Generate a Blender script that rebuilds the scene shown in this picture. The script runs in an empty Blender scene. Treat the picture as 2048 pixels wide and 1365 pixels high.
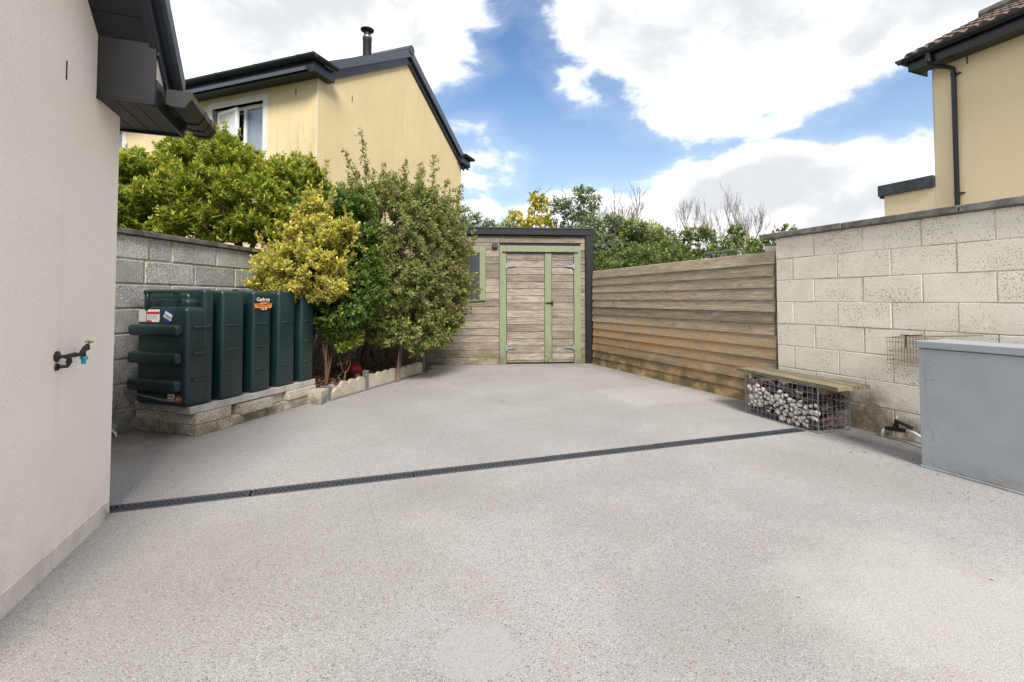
import bpy, bmesh, math, random
import numpy as np
from mathutils import Vector, Matrix
R = math.radians
S = bpy.context.scene
COL = S.collection
rnd = random.Random(7)

# ------------------------------------------------------------------ camera, sky, sun, exposure
cam = bpy.data.cameras.new('camera')
cam.sensor_width = 36.0
cam.lens = 950 / 2048 * 36
cam.shift_y = -(682.5 - 568.4) / 2048
cam.clip_start = .05
cam.clip_end = 2000
co = bpy.data.objects.new('camera', cam)
co.location = (0, 0, 1.19)
co.rotation_euler = (R(90) + .0333, 0, 0)
COL.objects.link(co)
S.camera = co

SUN_EL, SUN_AZ = 44, 167          # azimuth clockwise from +Y
sd = Vector((math.sin(R(SUN_AZ)) * math.cos(R(SUN_EL)), math.cos(R(SUN_AZ)) * math.cos(R(SUN_EL)), math.sin(R(SUN_EL))))
sun = bpy.data.lights.new('sun', 'SUN')
sun.energy = 1.4
sun.angle = R(20)
sun.color = (1, .95, .87)
so = bpy.data.objects.new('sun', sun)
so.rotation_euler = (-sd).to_track_quat('-Z', 'Y').to_euler()
so.location = (0, 0, 30)
COL.objects.link(so)

S.view_settings.view_transform = 'Standard'
S.view_settings.look = 'None'
S.view_settings.exposure = 2.05
S.view_settings.gamma = 1
S.view_settings.use_curve_mapping = False


class NT:
    """small node-graph writer"""
    def __init__(s, nt):
        s.nt = nt
    def n(s, typ, ins=None, out=0, **props):
        nd = s.nt.nodes.new(typ)
        for k, v in props.items():
            setattr(nd, k, v)
        for k, v in (ins or {}).items():
            i = nd.inputs[k]
            if isinstance(v, bpy.types.NodeSocket):
                s.nt.links.new(v, i)
            else:
                if isinstance(v, (tuple, list)) and len(v) == 3 and i.type == 'RGBA':
                    v = (*v, 1)
                i.default_value = v
        return nd.outputs[out] if len(nd.outputs) else None
    def m(s, op, a, b=0., c=0., clamp=False):
        return s.n('ShaderNodeMath', {0: a, 1: b, 2: c}, operation=op, use_clamp=clamp)
    def vm(s, op, a, b=(0, 0, 0), out=0):
        return s.n('ShaderNodeVectorMath', {0: a, 1: b}, operation=op, out=out)
    def scale(s, v, f):
        return s.vm('MULTIPLY', v, f if isinstance(f, tuple) else (f, f, f))
    def noise(s, v, sc, det=4., rough=.55, out=0):
        return s.n('ShaderNodeTexNoise', {'Vector': v, 'Scale': sc, 'Detail': det, 'Roughness': rough}, out=out)
    def vor(s, v, sc, out='Distance', feature='F1', rand=1.):
        nd = s.nt.nodes.new('ShaderNodeTexVoronoi')
        nd.feature = feature
        s.nt.links.new(v, nd.inputs['Vector'])
        nd.inputs['Scale'].default_value = sc
        nd.inputs['Randomness'].default_value = rand
        return nd.outputs[out] if len(nd.outputs) else None
    def mix(s, f, a, b, mode='MIX'):
        nd = s.nt.nodes.new('ShaderNodeMix')
        nd.data_type = 'RGBA'
        nd.blend_type = mode
        for k, v in ((0, f), (6, a), (7, b)):
            i = nd.inputs[k]
            if isinstance(v, bpy.types.NodeSocket):
                s.nt.links.new(v, i)
            else:
                i.default_value = (*v, 1) if isinstance(v, (tuple, list)) and len(v) == 3 else v
        return nd.outputs[2]
    def step(s, v, a, b):
        return s.n('ShaderNodeMapRange', {'Value': v, 'From Min': a, 'From Max': b, 'To Min': 0., 'To Max': 1.}, interpolation_type='SMOOTHSTEP')
    def xyz(s, v):
        nd = s.nt.nodes.new('ShaderNodeSeparateXYZ')
        s.nt.links.new(v, nd.inputs[0])
        return nd.outputs
    def comb(s, x, y, z):
        return s.n('ShaderNodeCombineXYZ', {0: x, 1: y, 2: z})
    def val(s, c, f):
        return s.mix(1., c, s.comb(f, f, f), 'MULTIPLY')


# ---- world: physical sky with cumulus clouds laid over it by direction
w = bpy.data.worlds.new('World')
S.world = w
w.use_nodes = True
w.node_tree.nodes.clear()
g = NT(w.node_tree)
sky = g.n('ShaderNodeTexSky', sky_type='NISHITA', sun_disc=False, sun_elevation=R(SUN_EL), sun_rotation=R(SUN_AZ), air_density=1.0, dust_density=.6, ozone_density=1.6)
dirv = g.n('ShaderNodeTexCoord', out='Generated')
dx, dy, dz = g.xyz(dirv)
az = g.m('ARCTAN2', dx, dy)
el = g.m('ARCSINE', dz)
zz = g.m('ADD', g.m('MAXIMUM', dz, 0.), .16)
plane = g.comb(g.m('DIVIDE', dx, zz), g.m('DIVIDE', dy, zz), 0.)
dv = g.scale(dirv, (1., 1., 1.75))
pw = g.vm('ADD', dv, g.scale(g.noise(dv, 3.5, 3, .5, out=1), .16))
fb = g.m('ADD', g.m('MULTIPLY', g.noise(pw, 3.4, 9, .56), .75), g.m('MULTIPLY', g.noise(pw, 11., 6, .6), .25))
big = g.noise(g.vm('ADD', plane, (3.7, 9.1, 0)), .55, 2, .5)
# cloud banks: (azimuth deg, elevation deg, half width, half height, weight)
BANKS = [(-30, 31, 26, 10.5, 1.05), (-52, 26, 22, 16, 1.0), (29, 30.5, 24, 12, 1.1), (11, 25, 8, 5, .6), (43, 31, 22, 10, .9), (32, 8.4, 21, 7.4, 1.0), (9, 7.5, 11, 6.0, .85),
         (-4, 10.5, 4, 2.0, .35), (-4, 17, 8, 5, .45), (-12, 4, 20, 4.6, .8), (55, 9, 14, 8, .9)]
ban = None
for a, e, hw, hh, wt in BANKS:
    u = g.m('DIVIDE', g.m('SUBTRACT', az, R(a)), R(hw))
    v = g.m('DIVIDE', g.m('SUBTRACT', el, R(e)), R(hh))
    r = g.m('SQRT', g.m('ADD', g.m('MULTIPLY', u, u), g.m('MULTIPLY', v, v)))
    b = g.m('MULTIPLY', g.step(r, 1.5, .45), wt)
    ban = b if ban is None else g.m('MAXIMUM', ban, b)
# inside the part of the sky in view the banks rule; elsewhere clouds of like cover go on
inview = g.m('MULTIPLY', g.step(g.m('ABSOLUTE', az), R(72), R(56)), g.step(el, R(52), R(38)))
other = g.m('MULTIPLY', g.step(big, .33, .53), 1.)
cover = g.m('ADD', g.m('MULTIPLY', ban, inview), g.m('MULTIPLY', other, g.m('SUBTRACT', 1., inview)))
dens = g.m('ADD', g.m('MULTIPLY', cover, 1.0), g.m('MULTIPLY', g.m('SUBTRACT', fb, .5), 2.1))
cl = g.step(dens, .36, .64)
thin = g.m('MULTIPLY', g.step(dens, .15, .5), .12)
cl = g.m('MAXIMUM', cl, thin)
lump = g.noise(g.vm('ADD', pw, (5., 2., .05)), 4.2, 7, .55)
core = g.step(dens, .5, 1.0)
gray = g.m('MULTIPLY', core, g.step(lump, .28, .56))
ccol = g.mix(gray, (3.4, 3.43, 3.47), (1.95, 2.0, 2.09))
haze = g.mix(g.step(el, R(28), R(0)), g.mix(1., sky, (.35, .41, .455), 'MULTIPLY'), (1.55, 1.93, 2.3))
skyc = g.mix(cl, haze, ccol)
bg = g.n('ShaderNodeBackground', {'Color': skyc, 'Strength': .1})
g.n('ShaderNodeOutputWorld', {'Surface': bg})


# ------------------------------------------------------------------ materials
def material(name):
    m = bpy.data.materials.new(name)
    m.use_nodes = True
    m.node_tree.nodes.clear()
    return m, NT(m.node_tree)

def finish(g, col, rough=.8, bump=None, bstr=.3, bdist=.01, metal=0., spec=.4, extra=None):
    ins = {'Base Color': col, 'Roughness': rough, 'Metallic': metal, 'Specular IOR Level': spec}
    if bump is not None:
        ins['Normal'] = g.n('ShaderNodeBump', {'Height': bump, 'Strength': bstr, 'Distance': bdist})
    ins.update(extra or {})
    p = g.n('ShaderNodeBsdfPrincipled', ins)
    g.n('ShaderNodeOutputMaterial', {'Surface': p})

def simple(name, col, rough=.6, metal=0., var=.12, sc=9., spec=.4, bump=0.):
    m, g = material(name)
    v = g.n('ShaderNodeTexCoord', out='Object')
    nz = g.noise(v, sc, 6, .6)
    c = g.val(col, g.m('ADD', 1 - var, g.m('MULTIPLY', nz, 2 * var)))
    finish(g, c, g.m('ADD', rough - .08, g.m('MULTIPLY', nz, .16)), nz if bump else None, bump or .1, .01, metal, spec)
    return m

def pos(g):
    return g.n('ShaderNodeNewGeometry', out='Position')

def own(g):
    """object coordinates shifted by a random amount for every object"""
    v = g.n('ShaderNodeTexCoord', out='Object')
    r = g.n('ShaderNodeObjectInfo', out='Random')
    return g.vm('ADD', v, g.comb(g.m('MULTIPLY', r, 37.), g.m('MULTIPLY', r, 91.), g.m('MULTIPLY', r, 53.))), r

def mat_yard():
    m, g = material('exposed_aggregate')
    p = pos(g)
    x, y, z = g.xyz(p)
    th = R(21)
    d = g.m('ADD', g.m('MULTIPLY', x, math.cos(th)), g.m('MULTIPLY', y, math.sin(th)))
    s = g.m('ADD', g.m('MULTIPLY', x, -math.sin(th)), g.m('MULTIPLY', y, math.cos(th)))
    big = g.noise(p, .75, 5, .6)
    mid = g.noise(g.vm('ADD', p, (9, 4, 0)), 3.2, 5, .65)
    c = g.mix(g.step(big, .3, .7), (.270, .259, .255), (.330, .319, .316))
    c = g.mix(g.m('MULTIPLY', g.step(mid, .52, .78), .5), c, (.30, .265, .245))
    pw = g.vm('ADD', p, g.scale(g.noise(p, 110, 2, .5, out=1), .006))
    gr = g.noise(p, 260, 3, .75)
    c = g.val(c, g.m('ADD', .45, g.m('MULTIPLY', g.step(gr, .25, .75), 1.05)))
    # stones: light and dark grains, the dark more frequent where worn
    wear = g.m('ADD', .64, g.m('MULTIPLY', g.step(g.noise(p, 1.3, 5, .65), .62, .36), .22))
    st = g.vor(pw, 165)
    sr, sg_, sb_ = g.xyz(g.vor(pw, 165, 'Color'))
    dk = g.m('MULTIPLY', g.m('GREATER_THAN', sr, wear), g.step(st, .62, .3))
    c = g.mix(g.m('MULTIPLY', dk, g.m('ADD', .45, g.m('MULTIPLY', sb_, .5))), c, g.mix(sg_, (.10, .085, .08), (.20, .17, .155)))
    pw2 = g.vm('ADD', pw, (3, 3, 0))
    st2 = g.vor(pw2, 88)
    s2 = g.xyz(g.vor(pw2, 88, 'Color'))
    c = g.mix(g.m('MULTIPLY', g.m('MULTIPLY', g.m('GREATER_THAN', s2[0], .93), g.step(st2, .5, .2)), .75), c, g.mix(s2[1], (.07, .055, .055), (.17, .11, .09)))
    lt = g.m('MULTIPLY', g.m('LESS_THAN', sr, .25), g.step(st, .6, .25))
    c = g.mix(g.m('MULTIPLY', lt, .4), c, (.58, .565, .555))
    # pale renewed patch near the fence, pale wash in the front corner, smooth round patch
    def box(cx, cy, hx, hy, soft):
        a = g.step(g.m('ABSOLUTE', g.m('SUBTRACT', d, cx)), hx + soft, hx - soft)
        b = g.step(g.m('ABSOLUTE', g.m('SUBTRACT', s, cy)), hy + soft, hy - soft)
        return g.m('MULTIPLY', a, b)
    c = g.mix(g.m('MULTIPLY', box(3.9, 5.0, .66, .52, .07), .26), c, (.44, .42, .405))
    def disc(cx, cy, r, soft, wob):
        q = g.m('SQRT', g.m('ADD', g.m('POWER', g.m('SUBTRACT', x, cx), 2.), g.m('POWER', g.m('SUBTRACT', y, cy), 2.)))
        q = g.m('ADD', q, g.m('MULTIPLY', g.m('SUBTRACT', mid, .5), wob))
        return g.step(q, r + soft, r - soft)
    c = g.mix(g.m('MULTIPLY', disc(1.75, 1.75, .62, .28, .9), .4), c, (.48, .46, .445))
    sm = disc(-.125, 1.655, .135, .02, .10)
    smc = g.val((.325, .318, .315), g.m('ADD', .75, g.m('MULTIPLY', gr, .5)))
    smc = g.mix(g.m('MULTIPLY', dk, .35), smc, (.16, .15, .14))
    c = g.mix(g.m('MULTIPLY', sm, .6), c, smc)
    for cx, cy, r_, k in ((-.45, 3.05, .28, .5), (1.55, 2.9, .3, .3), (2.3, 3.35, .5, .6), (.75, 1.75, .35, .55), (-2.6, 3.9, .6, .7), (1.2, 8.2, 1.1, .35), (-1.5, 2.2, .5, .5), (.3, 4.4, .5, .3), (-1.2, 5.0, .5, .35)):
        c = g.mix(g.m('MULTIPLY', disc(cx, cy, r_, r_ * .7, .55), k * .42), c, (.19, .175, .165))
    # hairline saw cuts
    def cut(ax, ay, bx, by):
        L = math.hypot(bx - ax, by - ay); ux, uy = (bx - ax) / L, (by - ay) / L
        t = g.m('ADD', g.m('MULTIPLY', g.m('SUBTRACT', x, ax), ux), g.m('MULTIPLY', g.m('SUBTRACT', y, ay), uy))
        q = g.m('ABSOLUTE', g.m('ADD', g.m('MULTIPLY', g.m('SUBTRACT', x, ax), -uy), g.m('MULTIPLY', g.m('SUBTRACT', y, ay), ux)))
        q = g.m('ADD', q, g.m('MULTIPLY', g.m('SUBTRACT', mid, .5), .006))
        return g.m('MULTIPLY', g.step(q, .0034, .0012), g.m('MULTIPLY', g.m('GREATER_THAN', t, 0.), g.m('LESS_THAN', t, L)))
    cr = g.m('MAXIMUM', cut(-.963, 3.132, -.45, 1.9), g.m('MULTIPLY', cut(-.238, 3.59, -1.254, 6.75), g.step(g.noise(p, .9, 3, .5), .42, .6)))
    cr = g.m('MAXIMUM', cr, cut(2.72, 4.2, 3.0, 3.5))
    c = g.mix(g.m('MULTIPLY', cr, .34), c, (.13, .12, .11))
    # algae and grit gathered along the walls
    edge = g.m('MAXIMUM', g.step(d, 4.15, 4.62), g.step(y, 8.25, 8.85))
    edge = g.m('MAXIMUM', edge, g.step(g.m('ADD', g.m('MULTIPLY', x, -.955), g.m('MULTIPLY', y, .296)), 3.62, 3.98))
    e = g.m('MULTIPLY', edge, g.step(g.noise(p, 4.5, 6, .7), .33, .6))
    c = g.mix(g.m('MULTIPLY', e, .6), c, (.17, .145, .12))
    h = g.m('ADD', g.m('MULTIPLY', st, -1.), g.m('MULTIPLY', gr, .5))
    finish(g, c, .86, h, .38, .003, spec=.25)
    return m

def mat_render(name, base, base2, streak, streak_k=.35, rough=.9, relief=.5):
    """roughcast or dashed render with rain streaks"""
    m, g = material(name)
    p = g.n('ShaderNodeTexCoord', out='Object')
    x, y, z = g.xyz(p)
    n1 = g.noise(p, 1.1, 5, .6)
    gr = g.noise(p, 150, 3, .65)
    c = g.mix(g.step(n1, .3, .7), base, base2)
    st = g.noise(g.scale(p, (9., 9., .45)), 1., 7, .65)
    k = g.m('MULTIPLY', g.step(st, .52, .75), streak_k)
    k = g.m('MULTIPLY', k, g.step(n1, .35, .62))
    c = g.mix(k, c, streak)
    c = g.val(c, g.m('ADD', .80, g.m('MULTIPLY', gr, .40)))
    if streak_k > .4:       # dark lichen spots gathered on the front near the corner
        mk = g.m('MULTIPLY', g.m('MULTIPLY', g.step(x, -1.25, -.25), g.step(y, .03, .01)), g.m('MULTIPLY', g.step(z, 4.95, 4.0), g.step(x, .01, -.02)))
        sp = g.m('MAXIMUM', g.step(g.noise(p, 38, 4, .7), .60, .66), g.m('MULTIPLY', g.step(g.noise(g.scale(p, (6., 6., .7)), 1.6, 6, .7), .42, .66), .55))
        c = g.mix(g.m('MULTIPLY', g.m('MULTIPLY', mk, sp), .6), c, (.16, .135, .09))
        ev = g.m('MULTIPLY', g.step(g.noise(g.scale(p, (11., 11., .35)), 1.2, 5, .6), .50, .72), .16)
        c = g.mix(ev, c, (.42, .33, .20))
    pit = g.vor(p, 48)
    pk = g.xyz(g.vor(p, 48, 'Color'))[0]
    pits = g.m('MULTIPLY', g.m('GREATER_THAN', pk, .80), g.step(pit, .33, .12))
    c = g.mix(g.m('MULTIPLY', pits, .35), c, tuple(v * .55 for v in base))
    finish(g, c, rough, g.m('ADD', gr, g.m('MULTIPLY', pits, -.7)), relief, .004, spec=.2)
    return m

def mat_left_wall():
    m, g = material('near_render')
    p = g.n('ShaderNodeTexCoord', out='Object')
    x, y, z = g.xyz(p)
    n1 = g.noise(p, 1.3, 6, .6)
    gr = g.noise(g.scale(p, (1, 1, .75)), 115, 3, .6)
    c = g.mix(g.step(n1, .3, .7), (.83, .765, .705), (.87, .815, .757))
    c = g.val(c, g.m('ADD', .82, g.m('MULTIPLY', gr, .36)))
    ch = g.noise(g.scale(p, (1, 1.6, .8)), 75, 2, .5)
    c = g.mix(g.m('MULTIPLY', g.step(ch, .63, .72), .35), c, (.40, .30, .22))
    st = g.noise(g.scale(p, (6, 6, .5)), 1, 6, .6)
    c = g.mix(g.m('MULTIPLY', g.step(st, .58, .8), .12), c, (.36, .31, .26))
    low = g.m('MULTIPLY', g.step(z, .75, .1), g.step(g.noise(p, 2.6, 6, .65), .42, .7))
    c = g.mix(g.m('MULTIPLY', low, .3), c, (.44, .37, .30))
    finish(g, c, .9, g.m('ADD', gr, g.m('MULTIPLY', ch, .8)), .30, .004, spec=.2)
    return m

def mat_plinth():
    m, g = material('plinth_render')
    p = g.n('ShaderNodeTexCoord', out='Object')
    x, y, z = g.xyz(p)
    gr = g.noise(p, 140, 3, .6)
    n = g.noise(p, 5, 6, .7)
    c = g.mix(g.step(n, .35, .7), (.74, .685, .62), (.60, .55, .495))
    dk = g.m('MULTIPLY', g.step(g.noise(g.scale(p, (9, 9, 3)), 1, 5, .7), .55, .68), g.m('MULTIPLY', g.step(y, -.62, -.5), g.step(y, -.33, -.45)))
    c = g.mix(g.m('MULTIPLY', dk, .7), c, (.13, .13, .135))
    mo = g.m('MULTIPLY', g.step(g.noise(p, 14, 6, .7), .38, .6), g.step(y, -.14, -.0))
    c = g.mix(g.m('MULTIPLY', mo, .75), c, (.17, .17, .085))
    c = g.val(c, g.m('ADD', .8, g.m('MULTIPLY', gr, .4)))
    finish(g, c, .92, gr, .4, .004, spec=.2)
    return m

def mat_block(name, tones, dirt, mossz, speck=1., painted=False):
    m, g = material(name)
    v, r = own(g)
    p = pos(g)
    px_, py_, pz = g.xyz(p)
    n = g.noise(v, 5, 5, .65)
    c = g.mix(g.step(n, .3, .7), tones[0], tones[1])
    c = g.val(c, g.m('ADD', .97 if painted else .86, g.m('MULTIPLY', r, .05 if painted else .28)))
    gr = g.noise(v, 105 if not painted else 130, 2, .7)
    h = gr
    if painted:
        c = g.val(c, g.m('ADD', .88, g.m('MULTIPLY', gr, .24)))
        # open pores of the block show dark through the paint, thicker in some blocks
        pn = g.noise(g.scale(v, (1, 1, .85)), 118, 3, .58)
        lump = g.noise(p, 3.1, 5, .65)
        thr = g.m('ADD', .56, g.m('MULTIPLY', g.step(lump, .68, .34), .085))
        por = g.step(g.m('SUBTRACT', pn, thr), .0, .035)
        p2 = g.noise(g.vm('ADD', v, (5, 1, 2)), 42, 3, .6)
        por = g.m('MAXIMUM', por, g.step(p2, .69, .72))
        c = g.mix(g.m('MULTIPLY', por, .8), c, (.15, .115, .08))
        h = g.m('ADD', g.m('MULTIPLY', gr, .4), g.m('MULTIPLY', por, -1.))
    else:
        c = g.val(c, g.m('ADD', .42, g.m('MULTIPLY', g.step(gr, .3, .72), 1.1)))
        pv = g.vor(v, 85)
        pk = g.xyz(g.vor(v, 85, 'Color'))[0]
        c = g.mix(g.m('MULTIPLY', g.m('MULTIPLY', g.m('GREATER_THAN', pk, .84), g.step(pv, .4, .2)), .7 * speck), c, (.05, .05, .05))
        c = g.mix(g.m('MULTIPLY', g.m('MULTIPLY', g.m('LESS_THAN', pk, .12), g.step(pv, .4, .2)), .6 * speck), c, (.6, .6, .58))
    lo = g.m('MULTIPLY', g.step(pz, mossz, mossz * .15), g.step(g.noise(p, 6, 7, .72), .34, .58))
    c = g.mix(g.m('MULTIPLY', lo, .78), c, dirt)
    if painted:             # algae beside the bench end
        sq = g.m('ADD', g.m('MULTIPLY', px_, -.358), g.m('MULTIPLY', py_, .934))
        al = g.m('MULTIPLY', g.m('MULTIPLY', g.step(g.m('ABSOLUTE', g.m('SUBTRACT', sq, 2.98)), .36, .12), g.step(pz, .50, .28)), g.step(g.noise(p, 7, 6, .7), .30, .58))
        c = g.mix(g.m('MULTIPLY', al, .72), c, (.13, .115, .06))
    st = g.step(g.noise(g.scale(p, (5, 5, .8)), 1, 6, .65), .56, .78)
    c = g.mix(g.m('MULTIPLY', st, .28), c, tuple(v_ * .45 for v_ in tones[1]))
    finish(g, c, .92, h, .5, .005, spec=.2)
    return m

def mat_wood(name, a, b, dark, green=0., orange=False, knots=True, along='x'):
    """weathered board, grain along local x (or z)"""
    m, g = material(name)
    v, r = own(g)
    p = pos(g)
    pz = g.xyz(p)[2]
    sc = (1., 16., 16.) if along == 'x' else (16., 16., 1.)
    kn = g.vor(g.vm('ADD', v, g.scale(g.noise(v, 3, 2, .5, out=1), .06)), 4.6 if along == 'x' else 3.0)
    knd = g.step(kn, .085, .035)
    ring = g.step(kn, .24, .05)
    vv = g.vm('ADD', g.scale(v, sc), g.comb(0., g.m('MULTIPLY', ring, 3.2), g.m('MULTIPLY', ring, 3.2)))
    gn = g.noise(vv, 2.3, 7, .62)
    fine = g.noise(g.scale(vv, (2., 6., 6.) if along == 'x' else (6., 6., 2.)), 3., 3, .6)
    pat = g.noise(g.scale(v, (1.2, 4., 4.) if along == 'x' else (4., 4., 1.2)), 1., 5, .6)
    c = g.mix(g.step(gn, .30, .70), a, b)
    c = g.mix(g.m('MULTIPLY', g.step(pat, .45, .75), .65), c, dark)
    c = g.val(c, g.m('ADD', .74, g.m('MULTIPLY', r, .5)))
    c = g.val(c, g.m('ADD', .42, g.m('MULTIPLY', g.step(fine, .25, .75), 1.1)))
    wth = g.noise(g.scale(v, (2.2, 7., 7.) if along == 'x' else (7., 7., 2.2)), 1.3, 6, .7)
    c = g.mix(g.m('MULTIPLY', g.step(wth, .56, .72), .45), c, (.46, .445, .43))
    c = g.mix(g.m('MULTIPLY', g.step(wth, .44, .30), .5), c, g.val(dark, .75))
    if orange:
        px_, py_, _ = g.xyz(p)
        pn = g.noise(g.scale(p, (1.1, 1.1, 2.)), 1.1, 5, .6)
        s_ = g.m('ADD', g.m('MULTIPLY', px_, -.358), g.m('MULTIPLY', py_, .934))
        k = g.m('MULTIPLY', g.step(pz, 1.0, .55), g.step(pn, .32, .5))
        c = g.mix(g.m('MULTIPLY', k, .62), c, g.val((.50, .30, .13), g.m('ADD', .7, g.m('MULTIPLY', gn, .6))))
        kk = g.m('MULTIPLY', g.step(g.noise(g.scale(p, (2, 2, 5)), 1.4, 4, .6), .58, .7), g.m('MULTIPLY', g.step(pz, .75, .5), g.step(s_, 5.6, 6.4)))
        c = g.mix(g.m('MULTIPLY', kk, .6), c, (.36, .16, .06))
    if knots:
        c = g.mix(g.m('MULTIPLY', knd, .7), c, (.045, .03, .022))
        c = g.mix(g.m('MULTIPLY', g.m('SUBTRACT', ring, knd), .22), c, g.val(dark, .8))
        pl = g.m('GREATER_THAN', g.noise(g.scale(v, (9., 22., 22.)), 1., 4, .7), .66)
        c = g.mix(g.m('MULTIPLY', pl, .35), c, (.44, .43, .42))
    if green:
        k = g.m('MULTIPLY', g.step(pz, .62, .02), g.step(g.noise(g.scale(p, (1.5, 1.5, 2)), 2.2, 6, .65), .36, .58))
        c = g.mix(g.m('MULTIPLY', k, green), c, (.105, .095, .045))
    finish(g, c, .82, g.m('ADD', gn, g.m('MULTIPLY', fine, .5)), .28, .004, spec=.25)
    return m

def mat_green_paint():
    m, g = material('sage_paint')
    v, r = own(g)
    p = pos(g)
    pz = g.xyz(p)[2]
    gn = g.noise(g.scale(v, (10, 10, 1.6)), 3, 5, .65)
    c = g.mix(g.step(gn, .3, .7), (.175, .21, .12), (.225, .258, .155))
    wear = g.m('MULTIPLY', g.step(g.noise(g.scale(v, (7, 7, 1.3)), 2.2, 7, .7), .54, .68), g.step(pz, 1.5, .1))
    c = g.mix(g.m('MULTIPLY', wear, .8), c, (.20, .145, .095))
    low = g.m('MULTIPLY', g.step(pz, .5, .05), g.step(g.noise(v, 12, 6, .7), .38, .58))
    c = g.mix(g.m('MULTIPLY', low, .7), c, (.085, .075, .055))
    sp = g.m('MULTIPLY', g.m('GREATER_THAN', g.xyz(g.vor(v, 14, 'Color'))[0], .8), g.step(g.vor(v, 14), .14, .08))
    c = g.mix(g.m('MULTIPLY', sp, .7), c, (.07, .06, .04))
    finish(g, c, .6, gn, .2, .003)
    return m

def mat_leaf(name, rough=.45, transl=.3, spec=.4):
    m, g = material(name)
    c = g.n('ShaderNodeVertexColor', layer_name='col')
    p = g.n('ShaderNodeBsdfPrincipled', {'Base Color': c, 'Roughness': rough, 'Specular IOR Level': spec})
    t = g.n('ShaderNodeBsdfTranslucent', {'Color': g.mix(1., c, (1.25, 1.3, .6), 'MULTIPLY')})
    o = g.n('ShaderNodeMixShader', {0: transl, 1: p, 2: t})
    g.n('ShaderNodeOutputMaterial', {'Surface': o})
    return m

def mat_metal_box():
    m, g = material('grey_galvanised')
    p = g.n('ShaderNodeTexCoord', out='Object')
    n = g.noise(p, 3, 6, .6)
    st = g.noise(g.scale(p, (16, 16, .8)), 1.2, 6, .65)
    gr = g.noise(p, 200, 2, .6)
    c = g.mix(g.step(n, .3, .7), (.36, .395, .425), (.41, .442, .468))
    c = g.mix(g.m('MULTIPLY', g.step(st, .55, .75), .35), c, (.40, .42, .44))
    c = g.mix(g.m('MULTIPLY', g.step(st, .42, .28), .2), c, (.17, .185, .2))
    c = g.val(c, g.m('ADD', .92, g.m('MULTIPLY', gr, .16)))
    dr = g.m('MULTIPLY', g.m('GREATER_THAN', g.xyz(g.vor(p, 11, 'Color'))[0], .93), g.step(g.vor(g.scale(p, (1, 1, .4)), 11), .13, .07))
    c = g.mix(g.m('MULTIPLY', dr, .7), c, (.6, .6, .55))
    zc = g.xyz(p)[2]
    low = g.m('MULTIPLY', g.step(zc, .16, .0), g.step(g.noise(p, 12, 6, .7), .38, .66))
    c = g.mix(g.m('MULTIPLY', low, .5), c, (.19, .16, .13))
    finish(g, c, g.m('ADD', .38, g.m('MULTIPLY', n, .2)), gr, .05, .002, .35)
    return m

def mat_mottle(name, a, b, sc=6, grain=120, rough=.9, gk=.5, bump=.4):
    m, g = material(name)
    v, r = own(g)
    n = g.noise(v, sc, 6, .68)
    gr = g.noise(v, grain, 3, .65)
    c = g.mix(g.step(n, .32, .66), a, b)
    c = g.val(c, g.m('ADD', .85, g.m('MULTIPLY', r, .3)))
    c = g.val(c, g.m('ADD', 1 - gk / 2, g.m('MULTIPLY', gr, gk)))
    finish(g, c, rough, g.m('ADD', n, gr), bump, .006, spec=.25)
    return m

def mat_tank():
    m, g = material('green_plastic')
    p = g.n('ShaderNodeTexCoord', out='Object')
    n = g.noise(p, 4, 6, .6)
    gr = g.noise(p, 240, 2, .6)
    c = g.mix(g.step(n, .3, .7), (.0055, .020, .0215), (.009, .028, .029))
    sp = g.m('MULTIPLY', g.m('GREATER_THAN', g.xyz(g.vor(p, 45, 'Color'))[0], .965), g.step(g.vor(p, 45), .2, .1))
    c = g.mix(g.m('MULTIPLY', sp, .4), c, (.18, .2, .19))
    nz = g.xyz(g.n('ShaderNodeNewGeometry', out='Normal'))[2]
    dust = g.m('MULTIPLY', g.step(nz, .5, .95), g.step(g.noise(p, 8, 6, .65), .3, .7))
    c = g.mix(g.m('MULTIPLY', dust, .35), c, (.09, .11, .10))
    finish(g, c, g.m('ADD', .25, g.m('MULTIPLY', n, .16)), gr, .06, .002, spec=.5)
    return m

def glass(name, col, rough=.04):
    m, g = material(name)
    v = g.n('ShaderNodeTexCoord', out='Object')
    n = g.noise(v, 3, 4, .5)
    finish(g, g.val(col, g.m('ADD', .7, g.m('MULTIPLY', n, .6))), rough, spec=.9)
    return m

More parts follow.
